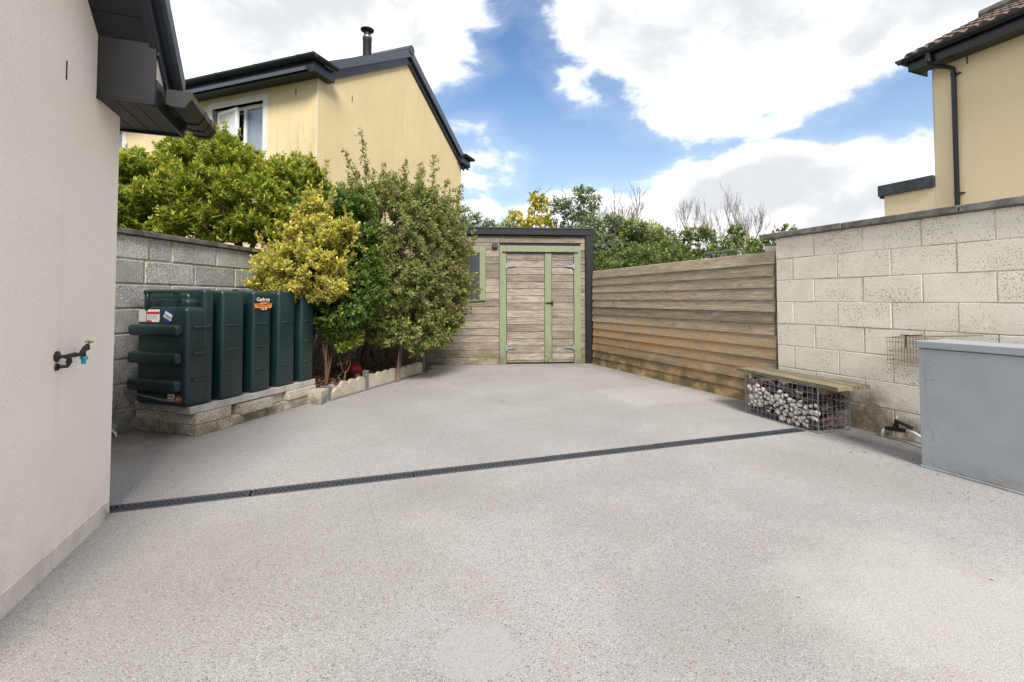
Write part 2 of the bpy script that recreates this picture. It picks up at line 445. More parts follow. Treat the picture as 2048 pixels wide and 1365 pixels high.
MT = dict(
    yard=mat_yard(), left=mat_left_wall(), plinth=mat_plinth(),
    yellow=mat_render('yellow_render', (.60, .485, .28), (.655, .54, .33), (.45, .36, .24), .6),
    yellow2=mat_render('pale_yellow_render', (.86, .70, .45), (.88, .73, .49), (.6, .46, .26), .2),
    block=mat_block('grey_block', ((.45, .445, .435), (.35, .342, .33)), (.105, .095, .06), .8),
    block2=mat_block('plinth_block', ((.47, .43, .35), (.36, .325, .26)), (.12, .11, .07), .16),
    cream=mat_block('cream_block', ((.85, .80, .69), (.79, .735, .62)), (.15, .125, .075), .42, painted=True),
    mortar=mat_mottle('mortar', (.40, .35, .27), (.24, .205, .15), 8),
    cmortar=mat_mottle('painted_mortar', (.78, .72, .61), (.40, .34, .26), 3.2),
    coping=mat_mottle('weathered_coping', (.23, .215, .195), (.115, .108, .10), 9, 90, gk=.8),
    copingdk=mat_mottle('dark_coping', (.16, .15, .14), (.075, .07, .066), 8, 90, gk=.9),
    black=simple('black_plastic', (.0065, .006, .0065), .42, var=.25, spec=.5),
    navy=simple('dark_fascia', (.010, .012, .018), .34, var=.3, spec=.5),
    slate=simple('verge_grey', (.05, .062, .08), .35, var=.3, spec=.5),
    tri=simple('sunlit_patch_paint', (.6, .55, .49), .6, var=.3),  # pale colour stands for sunlight reflected off the dark eaves box
    white=simple('white_upvc', (.78, .78, .78), .35, var=.05),
    surround=simple('plaster_surround', (.60, .575, .54), .85, var=.12, sc=14, bump=.2),
    bead=simple('corner_bead', (.62, .57, .46), .7),
    pane=glass('window_glass', (.20, .245, .30)),
    curtain=simple('net_curtain', (.6, .6, .62), .8),
    shedglass=glass('shed_glass', (.035, .036, .04), .18),
    shed=mat_wood('shed_board', (.30, .255, .205), (.21, .175, .14), (.13, .105, .08), .8),
    door=mat_wood('door_board', (.30, .258, .215), (.21, .175, .145), (.125, .10, .08), .5),
    fence=mat_wood('fence_board', (.40, .335, .24), (.29, .235, .165), (.215, .185, .155), .85, True),
    stake=mat_wood('stake_wood', (.22, .155, .10), (.15, .10, .065), (.10, .07, .05), 0., knots=False, along='z'),
    seat=mat_wood('mossy_plank', (.21, .185, .13), (.125, .115, .07), (.21, .13, .07), 0.),
    sage=mat_green_paint(),
    dark=simple('anthracite_trim', (.012, .013, .014), .42, var=.2),
    roofedge=simple('shed_roof', (.05, .055, .06), .5),
    steel=simple('zinc', (.34, .35, .36), .42, .7, var=.25, sc=30),
    rust=simple('rusty_iron', (.06, .03, .02), .8, .2, var=.4, sc=40),
    tank=mat_tank(),
    slab=mat_mottle('concrete_slab', (.42, .41, .39), (.29, .28, .26), 6, 130),
    edging=mat_mottle('pale_concrete', (.52, .46, .37), (.40, .345, .27), 5, 160, gk=.3, bump=.2),
    post=mat_mottle('grey_post', (.19, .19, .19), (.13, .13, .13), 12),
    soil=mat_mottle('mulch_soil', (.085, .058, .038), (.045, .032, .022), 14, 60, gk=.9),
    gravel=mat_mottle('pebble_grey', (.24, .22, .21), (.17, .155, .15), 12),
    ball=mat_mottle('red_ball', (.30, .014, .022), (.20, .012, .018), 5, 60, .5, .3, .15),
    ball2=mat_mottle('olive_ball', (.12, .10, .02), (.025, .035, .035), 3, 60, .6, .3, .15),
    pebble=mat_mottle('white_pebble', (.82, .79, .72), (.66, .62, .53), 14, 80, .6, .2, .15),
    purple=mat_mottle('purple_stone', (.16, .10, .105), (.085, .06, .063), 11, 60, .85, .5, .5),
    wire=simple('galvanised_wire', (.22, .23, .25), .4, .6),
    cagewire=simple('rusty_wire', (.22, .17, .12), .6, .4),
    box=mat_metal_box(),
    drain=simple('drain_plastic', (.048, .052, .062), .5, var=.3, sc=30),
    void=simple('drain_void', (.006, .006, .006), .9),
    brass=simple('brass', (.34, .21, .09), .42, .8, var=.3, sc=60),
    lead=simple('dull_black_metal', (.035, .033, .032), .5, .5, var=.4, sc=60),
    cyan=simple('cyan_plastic', (.015, .30, .42), .4),
    pipe=simple('white_pipe', (.72, .72, .70), .4, var=.1),
    copper=simple('copper_pipe', (.30, .15, .09), .5, .7),
    clear=simple('grey_pipe', (.13, .12, .12), .4),
    lag=simple('pipe_lagging', (.42, .38, .33), .9, var=.5, sc=25),
    tile=mat_mottle('brown_roof_tile', (.165, .115, .095), (.095, .072, .064), 10, 60),
    felt=mat_mottle('dark_slate', (.085, .095, .105), (.055, .062, .07), 12, 80),
    bark=mat_mottle('bark', (.085, .066, .052), (.045, .035, .028), 14, 70),
    twig=simple('twig_brown', (.15, .10, .068), .9, var=.4, sc=20),
    bare=simple('bare_twig', (.25, .21, .19), .9, var=.3, sc=20),
    leafA=mat_leaf('leaf_evergreen', .42, .34), leafB=mat_leaf('leaf_variegated', .5, .3), leafC=mat_leaf('leaf_soft', .55, .35),
    petal=mat_leaf('petal', .6, .35), litter=mat_leaf('dead_leaf', .8, .1),
    grass=mat_mottle('rough_grass', (.06, .085, .025), (.04, .06, .02), 3, 40),
    label_white=simple('label_white', (.68, .68, .64), .5, var=.06), label_red=simple('label_red', (.48, .035, .03), .5, var=.06),
    label_blue=simple('label_blue', (.02, .035, .22), .5, var=.06), label_orange=simple('label_orange', (.72, .22, .035), .5, var=.06),
    label_black=simple('label_black', (.012, .009, .009), .5, var=.06), label_cream=simple('label_cream', (.50, .49, .46), .5, var=.08),
    ink=simple('ink_brown', (.10, .03, .01), .5), ink_grey=simple('ink_grey', (.40, .38, .36), .5),
    lamp=simple('lamp_black', (.015, .015, .017), .5), lampglass=glass('lamp_glass', (.05, .05, .05), .15),
)


# ------------------------------------------------------------------ building helpers
class MB:
    def __init__(s):
        s.bm = bmesh.new()
    def box(s, x0, x1, y0, y1, z0, z1, bev=0., seg=1, jit=0., mi=0):
        v = [s.bm.verts.new((x, y, z)) for z in (z0, z1) for x, y in ((x0, y0), (x1, y0), (x1, y1), (x0, y1))]
        fs = [s.bm.faces.new([v[i] for i in q]) for q in ((3, 2, 1, 0), (4, 5, 6, 7), (0, 1, 5, 4), (1, 2, 6, 5), (2, 3, 7, 6), (3, 0, 4, 7))]
        for f in fs:
            f.material_index = mi
        if bev:
            es = list({e for f in fs for e in f.edges})
            bmesh.ops.bevel(s.bm, geom=es, offset=bev, segments=seg, profile=.5, affect='EDGES')
        return s
    def prism(s, pts, vec, mi=0):
        """polygon (list of xyz) swept by vec"""
        vec = Vector(vec)
        a = [s.bm.verts.new(p) for p in pts]
        b = [s.bm.verts.new(Vector(p) + vec) for p in pts]
        n = len(pts)
        fs = [s.bm.faces.new(a[::-1]), s.bm.faces.new(b)]
        for i in range(n):
            fs.append(s.bm.faces.new((a[i], a[(i + 1) % n], b[(i + 1) % n], b[i])))
        for f in fs:
            f.material_index = mi
        return s
    def tube(s, pts, r, n=6, caps=True, mi=0):
        pts = [Vector(p) for p in pts]
        rs = r if isinstance(r, (list, tuple)) else [r] * len(pts)
        rings = []
        for i, p in enumerate(pts):
            t = (pts[min(i + 1, len(pts) - 1)] - pts[max(i - 1, 0)]).normalized()
            up = Vector((0, 0, 1)) if abs(t.z) < .95 else Vector((1, 0, 0))
            a = t.cross(up).normalized(); b = t.cross(a)
            rings.append([s.bm.verts.new(p + rs[i] * (math.cos(k * 2 * math.pi / n) * a + math.sin(k * 2 * math.pi / n) * b)) for k in range(n)])
        for q, w_ in zip(rings, rings[1:]):
            for k in range(n):
                f = s.bm.faces.new((q[k], w_[k], w_[(k + 1) % n], q[(k + 1) % n])); f.material_index = mi
        if caps and n > 2:
            s.bm.faces.new(rings[0]).material_index = mi
            s.bm.faces.new(rings[-1][::-1]).material_index = mi
        return s
    def lathe(s, prof, org=(0, 0, 0), axis=(0, 0, 1), n=16, mi=0):
        org = Vector(org); q = Vector((0, 0, 1)).rotation_difference(Vector(axis).normalized())
        rings = [[s.bm.verts.new(org + q @ Vector((r * math.cos(2 * math.pi * k / n), r * math.sin(2 * math.pi * k / n), h))) for k in range(n)] for r, h in prof]
        for a, b in zip(rings, rings[1:]):
            for k in range(n):
                s.bm.faces.new((a[k], a[(k + 1) % n], b[(k + 1) % n], b[k])).material_index = mi
        s.bm.faces.new(rings[0][::-1]).material_index = mi
        s.bm.faces.new(rings[-1]).material_index = mi
        return s
    def mesh(s, name, mats, smooth=False):
        me = bpy.data.meshes.new(name)
        bmesh.ops.recalc_face_normals(s.bm, faces=s.bm.faces)
        s.bm.to_mesh(me); s.bm.free()
        for m in (mats if isinstance(mats, (list, tuple)) else [mats]):
            me.materials.append(m)
        if smooth:
            me.polygons.foreach_set('use_smooth', [True] * len(me.polygons))
            if smooth == 'auto':
                me.set_sharp_from_angle(angle=R(40))
        return me
    def build(s, name, mats, parent=None, loc=(0, 0, 0), rot=(0, 0, 0), smooth=False):
        return link(name, s.mesh(name, mats, smooth), parent, loc, rot)

def link(name, me, parent=None, loc=(0, 0, 0), rot=(0, 0, 0), sc=None):
    o = bpy.data.objects.new(name, me)
    COL.objects.link(o)
    o.parent = parent
    o.location = loc; o.rotation_euler = rot
    if sc:
        o.scale = sc
    return o

def tag(o, label=None, cat=None, group=None, kind=None):
    for k, v in (('label', label), ('category', cat), ('group', group), ('kind', kind)):
        if v:
            o[k] = v
    return o

def thing(name, label, cat, loc=(0, 0, 0), rz=0., group=None):
    o = bpy.data.objects.new(name, None)
    o.empty_display_size = .1
    COL.objects.link(o)
    o.location = loc; o.rotation_euler = (0, 0, rz)
    return tag(o, label, cat, group)

def text_mesh(s, size, mat, name, parent, M, bold=.0, ax='CENTER'):
    c = bpy.data.curves.new(name, 'FONT')
    c.body = s; c.size = size; c.align_x = ax; c.align_y = 'CENTER'; c.extrude = .0004; c.offset = bold
    t = bpy.data.objects.new(name, c); COL.objects.link(t)
    bpy.context.view_layer.update()
    me = bpy.data.meshes.new_from_object(t.evaluated_get(bpy.context.evaluated_depsgraph_get()))
    bpy.data.objects.remove(t); bpy.data.curves.remove(c)
    me.transform(M); me.materials.clear(); me.materials.append(mat)
    return link(name, me, parent)


# ------------------------------------------------------------------ the ground
DA = Vector((-2.285, 2.735)); DB = Vector((2.66, 4.40))
dang = math.atan2(DB.y - DA.y, DB.x - DA.x); dlen = (DB - DA).length
def dp(t, o):
    return (DA.x + math.cos(dang) * t - math.sin(dang) * o, DA.y + math.sin(dang) * t + math.cos(dang) * o, 0)
bm = bmesh.new()
outer = [bm.verts.new(p) for p in ((-7, -5, 0), (7, -5, 0), (7, 11, 0), (-7, 11, 0))]
inner = [bm.verts.new(p) for p in (dp(-.25, -.052), dp(dlen, -.052), dp(dlen, .052), dp(-.25, .052))]
for i in range(4):
    j = (i + 1) % 4
    bm.faces.new((outer[i], outer[j], inner[j], inner[i]))
me = bpy.data.meshes.new('yard_paving'); bm.to_mesh(me); bm.free(); me.materials.append(MT['yard'])
yard = tag(link('yard_paving', me), 'pale grey exposed aggregate concrete yard', kind='structure')
gr = MB().box(-400, 400, -400, 400, -.6, -.14).build('ground', MT['grass'])
tag(gr, kind='structure')

# drain: channel with chevron grates
dr = thing('drain_channel', 'long black chevron-slotted drain channel running across the pale yard', 'drain', (DA.x, DA.y, 0), dang)
ch = MB()
ch.box(-.25, dlen, -.052, .052, -.1, -.085); ch.box(-.25, dlen, -.0519, -.046, -.085, -.012); ch.box(-.25, dlen, .046, .0519, -.085, -.012)
ch.build('channel', MT['void'], dr)
def grate(L):
    b = MB()
    b.box(0, L, -.056, -.038, -.012, .004, .002); b.box(0, L, .038, .056, -.012, .004, .002)
    b.box(0, .014, -.036, .036, -.012, .0035); b.box(L - .014, L, -.036, .036, -.012, .0035)
    b.box(.014, L - .014, -.003, .003, -.010, .0025)
    n = int((L - .03) / .030)
    for i in range(n):
        x = .018 + i * .030
        for sy in (-1, 1):
            b.prism([(x, sy * .036, .003), (x + .012, sy * .036, .003), (x + .030, sy * .003, .003), (x + .018, sy * .003, .003)], (0, 0, -.011))
    return b.mesh('grate', MT['drain'])
g1 = grate(.975)
for t0, L in ((-.23, .94), (.722, .975), (1.705, .975), (2.69, .975), (3.675, .975)):
    link('grate', g1 if L == .975 else grate(L), dr, (t0, rnd.uniform(-.002, .002), rnd.uniform(0, .002)), (0, 0, rnd.uniform(-.003, .003)))
link('grate', grate(dlen - 4.66 - .01), dr, (4.66, 0, 0))

# ------------------------------------------------------------------ near house on the left
nh = thing('rendered_house', 'near cream rendered house wall at the left edge with black boxed eaves', 'house', (-2.221, 2.659, 0), R(20.2))
# local: x outward into the yard, y along the wall away from the camera
MB().box(-5, 0, -1.7, 0, .095, 2.5).prism([(-.25, -1.7, 2.5), (-.25, 0, 2.5), (-.25, -1.7, 4.1)], (.25, 0, 0)).build('wall', MT['left'], nh)
for y0, y1 in ((-1.7, -.572), (-.566, -.004)):
    MB().box(-5, .004 if y1 < -.1 else .0035, y0, y1, -.1, .094, .003).build('plinth', MT['plinth'], nh)
MB().box(.0005, .003, -.574, -.567, 2.19, 2.275).build('weep_slot', MT['dark'], nh)
ov, B0, B1, ZB = .25, -.285, .225, 2.22
# boxed eave: front face, underside boards, outer side
bx = MB()
bx.box(.001, ov, B0, B0 + .012, ZB + .012, 2.545)
bx.box(.001, ov, B0 - .006, B0 + .022, ZB - .004, ZB + .012, .003)
bx.build('box_end', MT['black'], nh)
for i in range(3):
    x0 = .001 + i * .079
    MB().box(x0 + .0015, x0 + .0775, B0 + .023, B1 - .013, ZB + .001 * (i % 2), ZB + .012, .003).build('soffit_board', MT['black'], nh)
for i in range(12):
    MB().box(-.078 - i * .079, -.0015 - i * .079, .002, B1 - .013, ZB + .001 * (i % 2), ZB + .0125, .003).build('soffit_board', MT['black'], nh)
MB().box(ov - .012, ov + .004, B0 + .01, B1, ZB - .012, 2.36, .002).build('fascia', MT['navy'], nh)
MB().box(-4.5, ov + .003, B1 - .012, B1 + .004, ZB - .011, 2.38).build('fascia', MT['navy'], nh)
MB().prism([(ov - .008, B0 + .012, 2.36), (ov - .008, B0 + .012, 2.56), (ov - .008, -.07, 2.36)], (.006, 0, 0)).build('sunlit_patch', MT['tri'], nh)  # added light triangle: the sunlit patch on the box side, put into colour
# rake: soffit boards, barge board, verge trim, roof slab (45 degrees, rising towards the camera)
pz = lambda y, z0: z0 + (B0 - y)
k = 0
y = B0
while y > -1.6:
    y1 = y - .085
    MB().prism([(.001, y - .002, pz(y - .002, 2.545)), (ov - .03, y - .002, pz(y - .002, 2.545)), (ov - .03, y1, pz(y1, 2.545)), (.001, y1, pz(y1, 2.545))], (0, .01, .01)).build('soffit_board', MT['black'], nh)
    y = y1
def rake(x0, x1, zlo, zhi, ya, yb, name, mt):
    q = [(x0, ya, pz(ya, zlo)), (x0, yb, pz(yb, zlo)), (x0, yb, pz(yb, zhi)), (x0, ya, pz(ya, zhi))]
    return MB().prism(q, (x1 - x0, 0, 0)).build(name, mt, nh)
rake(ov - .03, ov + .012, 2.52, 2.74, B0 + .01, -1.7, 'barge_board', MT['navy'])
rake(ov + .0125, ov + .032, 2.60, 2.63, -.04, -1.7, 'barge_board', MT['navy'])
rake(ov + .001, ov + .060, 2.66, 2.765, .0, -1.7, 'verge_trim', MT['slate'])
rake(ov + .0005, ov + .011, 2.50, 2.70, -.03, B0 + .01, 'barge_board', MT['navy'])
rake(-4.5, ov + .0, 2.745, 2.80, .0, -1.7, 'roof', MT['felt'])
# gutter returned round the corner with its end cap
def gutter_profile(w=.115, h=.085):
    return [(0, h), (0, h * .1), (w * .2, 0), (w * .72, 0), (w * .92, h * .45), (w, h * .55), (w, h)]
gu = MB()
gp = gutter_profile()
gu.prism([(ov + .03 + a, -.20, 2.255 + b) for a, b in gp], (0, .525, 0))
gu.prism([(-4.5, B1 + .008 + a * .8, 2.275 + b * .8) for a, b in gp], (4.5 + ov + .03, 0, 0))
go = gu.build('gutter', MT['black'], nh)
for y in (-.207, .08, .21, .315):
    MB().prism([(ov + .026 + a * 1.06, y, 2.250 + b * 1.08) for a, b in gp], (0, .045 if y > -.1 else .02, 0)).build('gutter_bracket', MT['black'], go)

# outdoor tap on the wall
tp = thing('outdoor_tap', 'tarnished outdoor tap with brass handle and cyan hose connector on the near wall', 'tap', (-2.221, 2.659, 0), R(20.2))
b = MB()
b.lathe([(.034, 0), (.034, .006), (.02, .012), (.013, .02)], (.001, -.578, .938), (1, 0, 0), 16)
b.build('wall_plate', MT['lead'], tp, smooth='auto')
b = MB()
b.tube([(.012, -.578, .938), (.05, -.572, .936)], .011, 10)
b.lathe([(.0145, 0), (.0145, .05)], (.05, -.585, .936), (.08, 1, 0), 10)
b.lathe([(.013, 0), (.013, .05)], (.05, -.548, .938), (0, 0, -1), 10)
b.lathe([(.018, 0), (.018, .012)], (.05, -.548, .905), (0, 0, -1), 8)
b.tube([(.05, -.548, .89), (.045, -.55, .875), (.012, -.572, .873)], .0115, 8)
b.lathe([(.024, 0), (.022, .008)], (.001, -.576, .873), (1, 0, 0), 14)
b.tube([(.05, -.55, .937), (.052, -.475, .937)], [.0155, .013], 10)
b.lathe([(.017, 0), (.017, .015)], (.052, -.49, .937), (0, 1, 0), 6)
b.tube([(.052, -.475, .937), (.056, -.42, .931)], [.011, .012], 10)
b.tube([(.056, -.43, .930), (.06, -.375, .965), (.062, -.352, .98)], [.011, .018, .015], 10)
b.lathe([(.021, 0), (.021, .006), (.016, .007), (.013, .03), (.009, .032)], (.061, -.365, .966), (0, .62, .6), 10)
b.tube([(.06, -.395, .937), (.06, -.385, .915)], [.014, .012], 10)
b.build('valve_body', MT['lead'], tp, smooth='auto')
b = MB()
b.tube([(.062, -.345, .988), (.063, -.325, 1.007)], .0055, 8)
b.tube([(.063, -.345, 1.015), (.063, -.318, .998)], .006, 8); b.tube([(.04, -.33, 1.008), (.085, -.33, 1.006)], .006, 8)
b.build('handle', MT['brass'], tp, smooth='auto')
b = MB()
b.lathe([(.021, 0), (.021, -.018), (.014, -.022), (.012, -.034), (.013, -.05), (.011, -.05)], (.06, -.384, .916), (0, .12, 1), 14)
b.build('hose_connector', MT['cyan'], tp, smooth='auto')

tp.scale = (.72, .72, .72)
pv_ = Vector((.001, -.578, .938))
tp.location = Vector((-2.221, 2.659, 0)) + Matrix.Rotation(R(20.2), 3, 'Z') @ (pv_ * .28)

# ------------------------------------------------------------------ block walls
def block_mesh(w_, d_, h_, mat, bev=.006):
    return MB().box(-w_ / 2, w_ / 2, -d_ / 2, d_ / 2, -h_ / 2, h_ / 2, bev).mesh('block', mat)

bwl = thing('block_wall', 'bare grey concrete block boundary wall behind the green oil tank', 'wall', (-3.472, 4.185, 0), R(-8.6))
# local: y along the wall, yard on +x
MB().box(-.2, -.007, -1.6, 6.5, 0, 1.774).build('mortar', MT['mortar'], bwl)
cache = {}
PL = .58
for row in range(8):
    z1 = 1.774 - row * .2235; z0 = max(z1 - .2085, .002)
    edges = []
    off = 1.123 if row % 2 == 0 else .832
    t = off - 6 * PL
    while t < 6.5:
        edges.append(t); t += PL
    for a in edges:
        bks = [(a, a + PL)]
        if row == 0 and abs(a - .543) < .01: bks = [(a, a + PL)]
        if row == 0 and abs(a + .037) < .02: bks = [(a, .302), (.302, a + PL)]
        for s0, s1 in bks:
            key = (round(s1 - s0, 3), round(z1 - z0, 3))
            if key not in cache:
                cache[key] = MB().box(-.1, .1, -(key[0] - .020) / 2, (key[0] - .020) / 2, -key[1] / 2, key[1] / 2, .007).mesh('block', MT['block'])
            link('block', cache[key], bwl, (-.1 + rnd.uniform(-.003, .003), (s0 + s1) / 2, (z0 + z1) / 2), (0, 0, rnd.uniform(-.004, .004)))
cp = MB().box(-.13, .13, -.449, .449, 0, .05, .006).mesh('coping_stone', MT['copingdk'])
for i in range(9):
    link('coping_stone', cp, bwl, (-.095 + rnd.uniform(-.004, .004), -1.15 + i * .905, 1.778), (rnd.uniform(-.003, .003), 0, rnd.uniform(-.003, .003)))

TH = R(21)
bwr = thing('painted_block_wall', 'cream painted pitted block wall right of the wooden fence', 'wall', (0, 0, 0), TH)
DW = 4.565
MB().box(DW + .005, DW + .2, -1.5, 3.815, 0, 1.86).build('mortar', MT['cmortar'], bwr)
cache = {}
HC = .2325
for row in range(8):
    z1 = 1.861 - row * HC; z0 = max(z1 - HC + .0075, .001)
    t = 3.381 + (.234 if row % 2 else 0)
    edges = [3.818]
    if 3.818 - t < .1: t -= .468
    while t > -1.5:
        edges.append(t); t -= .4685
    for a, b_ in zip(edges, edges[1:]):
        key = (round(a - b_, 3), round(z1 - z0, 3))
        if key not in cache:
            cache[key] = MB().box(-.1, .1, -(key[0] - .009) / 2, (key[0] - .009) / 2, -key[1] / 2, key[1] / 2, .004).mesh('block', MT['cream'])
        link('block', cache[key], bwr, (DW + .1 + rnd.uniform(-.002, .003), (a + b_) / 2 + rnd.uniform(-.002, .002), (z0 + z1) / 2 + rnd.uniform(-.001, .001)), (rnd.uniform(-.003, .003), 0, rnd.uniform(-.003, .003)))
cp = MB().box(-.15, .15, -.447, .447, 0, .056, .006).mesh('coping_stone', MT['coping'])
for i in range(7):
    link('coping_stone', cp, bwr, (DW + .1, 3.515 - i * .90, 1.863 + rnd.uniform(0, .003)), (rnd.uniform(-.004, .004), 0, rnd.uniform(-.004, .004)))
pr = thing('brick_pier', 'small weathered masonry pier end rising behind the fence beside the cream wall', 'pier', (0, 0, 0), TH)
for z, w_ in ((0, 1.52), (1.525, .16), (1.69, .11)):
    MB().box(DW + .08, DW + .3, 3.86, 4.03 + (.03 if z < 1.6 else 0), z, z + w_, .008).build('stone', MT['cream'], pr)

# ------------------------------------------------------------------ fence of overlapping boards
fe = thing('wooden_fence', 'weathered overlapping horizontal board fence between shed and cream wall', 'fence', (0, 0, 0), TH)
BH = .1335
fm = MB().prism([(-1.945, 0, -.004), (-1.945, -.024, -.004), (-1.945, -.007, .128), (-1.945, 0, .134)], (3.89, 0, 0)).mesh('fence_board', MT['fence'])
for i in range(13):
    # local x of the board runs along the fence, its face looks into the yard
    link('fence_board', fm, fe, (4.6 + rnd.uniform(-.003, .003), 5.80 + rnd.uniform(-.012, .012), .004 + i * BH * .992), (rnd.uniform(-.004, .004), rnd.uniform(-.0015, .0015), R(-90)))
pm = MB().box(-.04, .04, -.04, .04, 0, 1.66).mesh('fence_post', MT['fence'])
for s_ in (3.95, 5.2, 6.5, 7.6):
    link('fence_post', pm, fe, (4.645, s_, 0))

# ------------------------------------------------------------------ shed
sh = thing('garden_shed', 'weathered timber garden shed with sage green door frame and flat black-edged roof', 'shed', (-.203, 8.813, 0), R(5))
MB().box(-2.3, 1.66, .03, 2.6, 0, 2.40).build('shed_wall', MT['dark'], sh)
BS = .1326
def lap(L, name='board', mat=None):
    return MB().prism([(-L / 2, 0, 0), (-L / 2, -.020, 0), (-L / 2, -.012, BS - .007), (-L / 2, 0, BS - .007)], (L, 0, 0)).mesh(name, mat or MT['shed'])
lm, rm, wm, lm2 = lap(2.26), lap(.085), lap(.252), lap(1.49)
top = lap(1.53)
for i in range(18):
    z = .004 + i * BS
    y = .028
    jit = lambda: (rnd.uniform(-.003, .003), 0, 0)
    if 1.14 < z + BS / 2 < 2.165:
        link('board', lm2, sh, (-1.575, y, z), jit()); link('board', wm, sh, (-.158, y, z), jit())
    else:
        link('board', lm, sh, (-1.162, y, z), jit())
    link('board', rm, sh, (1.547, y, z), jit())
    if z > 2.2:
        link('board', top, sh, (.737, y, z), jit())
# door frame, sage green
fr = MB().box(-.030, .098, -.022, .012, .0, 2.20, .004); fr.build('door_frame', MT['sage'], sh)
MB().box(1.372, 1.502, -.022, .012, .0, 2.20, .004).build('door_frame', MT['sage'], sh)
MB().box(.0985, 1.3715, -.021, .012, 2.088, 2.20, .004).build('door_frame', MT['sage'], sh)
MB().box(.02, 1.45, -.055, -.0225, 2.080, 2.096, .003).build('drip_strip', MT['shed'], sh)
# two doors of boards
def door(x0, x1, label, stile):
    d = MB().box(x0 + .004, x1 - .004, .012, .026, .03, 2.078).build('door', MT['dark'], sh)
    d['label'] = label
    bx0, bx1 = (x0 + .006, x1 - .136) if stile else (x0 + .006, x1 - .006)
    me = MB().prism([(-(bx1 - bx0) / 2, 0, 0), (-(bx1 - bx0) / 2, -.018, 0), (-(bx1 - bx0) / 2, -.011, BS - .008), (-(bx1 - bx0) / 2, 0, BS - .008)], (bx1 - bx0, 0, 0)).mesh('door_board', MT['door'])
    for i in range(16):
        z = -.058 + i * BS
        if i == 0:
            MB().box(bx0, bx1, -.004, .0115, .032, BS - .066).build('door_board', MT['door'], d)
        elif i == 15:
            MB().box(bx0, bx1, -.002, .0115, z, 2.074).build('door_board', MT['door'], d)
        else:
            link('door_board', me, d, ((bx0 + bx1) / 2, .0115, z), (rnd.uniform(-.003, .003), rnd.uniform(-.002, .002), 0))
    if stile:
        MB().box(x1 - .130, x1 - .002, -.020, .0115, .028, 2.078, .004).build('stile', MT['sage'], d)
    return d
dl = door(.102, .948, 'wider left shed door with green edge stile', True)
dr_ = door(.950, 1.370, 'narrow right shed door', False)
for z in (.30, 1.82):
    for d, xh, sx in ((dl, .098, 1), (dr_, 1.372, -1)):
        b = MB()
        b.box(xh - .022, xh + .022, -.034, -.0225, z - .05, z + .05, .003)
        b.prism([(xh + sx * .022, -.0225, z - .026), (xh + sx * .17, -.0225, z - .008), (xh + sx * .17, -.0225, z + .008), (xh + sx * .022, -.0225, z + .026)], (0, -.005, 0))
        for q in (.06, .1, .15):
            b.lathe([(.005, 0), (.005, .003)], (xh + sx * q, -.0278, z), (0, -1, 0), 6)
        b.build('hinge', MT['steel'], d)
b = MB(); b.box(.838, .958, -.034, -.022, 1.115, 1.145, .003); b.tube([(.83, -.038, 1.13), (.97, -.038, 1.13)], .007, 6); b.box(.925, .978, -.031, -.0215, 1.09, 1.165, .002)
b.build('bolt', MT['rust'], dl)
# window
MB().box(-.83, -.732, -.022, .012, 1.175, 2.165, .004).build('window_frame', MT['sage'], sh)
MB().box(-.40, -.288, -.022, .012, 1.175, 2.165, .004).build('window_frame', MT['sage'], sh)
MB().box(-.7315, -.4005, -.021, .012, 2.06, 2.165, .004).build('window_frame', MT['sage'], sh)
MB().box(-.7315, -.4005, -.014, .012, 1.160, 1.19, .003).build('window_sill', MT['shed'], sh)
MB().box(-.7315, -.4005, .010, .018, 1.19, 2.06).build('window_pane', MT['shedglass'], sh)
# roof edge and black corner
MB().box(-2.4, 1.745, -.055, -.012, 2.40, 2.515, .004).build('fascia', MT['dark'], sh)
MB().box(-2.4, 1.745, -.07, 2.7, 2.518, 2.535).build('roof', MT['roofedge'], sh)
MB().box(1.592, 1.738, -.048, .10, 0, 2.398, .004).build('corner_trim', MT['dark'], sh)
wl = thing('wall_light', 'small black floodlight on the shed beside the green door frame', 'light', (-.203, 8.813, 0), R(5))
MB().box(-.165, -.065, -.045, .004, 2.15, 2.235, .006).build('lamp_housing', MT['lamp'], wl)
MB().box(-.158, -.072, -.049, -.046, 2.16, 2.226).build('lamp_glass', MT['lampglass'], wl)
MB().box(-.13, -.10, -.004, .022, 2.17, 2.215).build('bracket', MT['lamp'], wl)

# ------------------------------------------------------------------ oil tank on its plinth
TO = (-2.743, 4.185, 0); TA = R(-17.2)
tb = thing('tank_plinth', 'low plinth of loose concrete blocks and a slab under the oil tank', 'plinth', TO, TA)
MB().box(-.20, -.012, -.06, 1.50, .196, .262, .006).build('slab', MT['slab'], tb)
blk = [(-.44, 0, -.015, .205, 0, .094), (-.44, 0, .21, .50, 0, .094), (-.45, -.01, .505, .78, 0, .09), (-.44, -.005, .785, 1.0, 0, .09), (-.44, 0, 1.005, 1.24, 0, .092), (-.44, .0, 1.245, 1.49, 0, .092),
       (-.44, .004, -.018, .34, .0965, .194), (-.43, .05, .42, .80, .0925, .186), (-.44, .012, 1.05, 1.485, .0945, .194), (-.44, -.06, .83, 1.045, .0925, .19), (-.75, -.45, -.015, .22, 0, .094), (-.75, -.45, -.015, .22, .0965, .194), (-.74, -.47, -.03, .3, .197, .261), (-.465, -.205, -.025, .3, .197, .26)]
for i, (x0, x1, y0, y1, z0, z1) in enumerate(blk):
    MB().box(-(x1 - x0) / 2, (x1 - x0) / 2, -(y1 - y0) / 2, (y1 - y0) / 2, -(z1 - z0) / 2, (z1 - z0) / 2, .006).build('block', MT['block2'], tb, ((x0 + x1) / 2, (y0 + y1) / 2, (z0 + z1) / 2), (0, 0, rnd.uniform(-.02, .02) if i != 7 else .03))
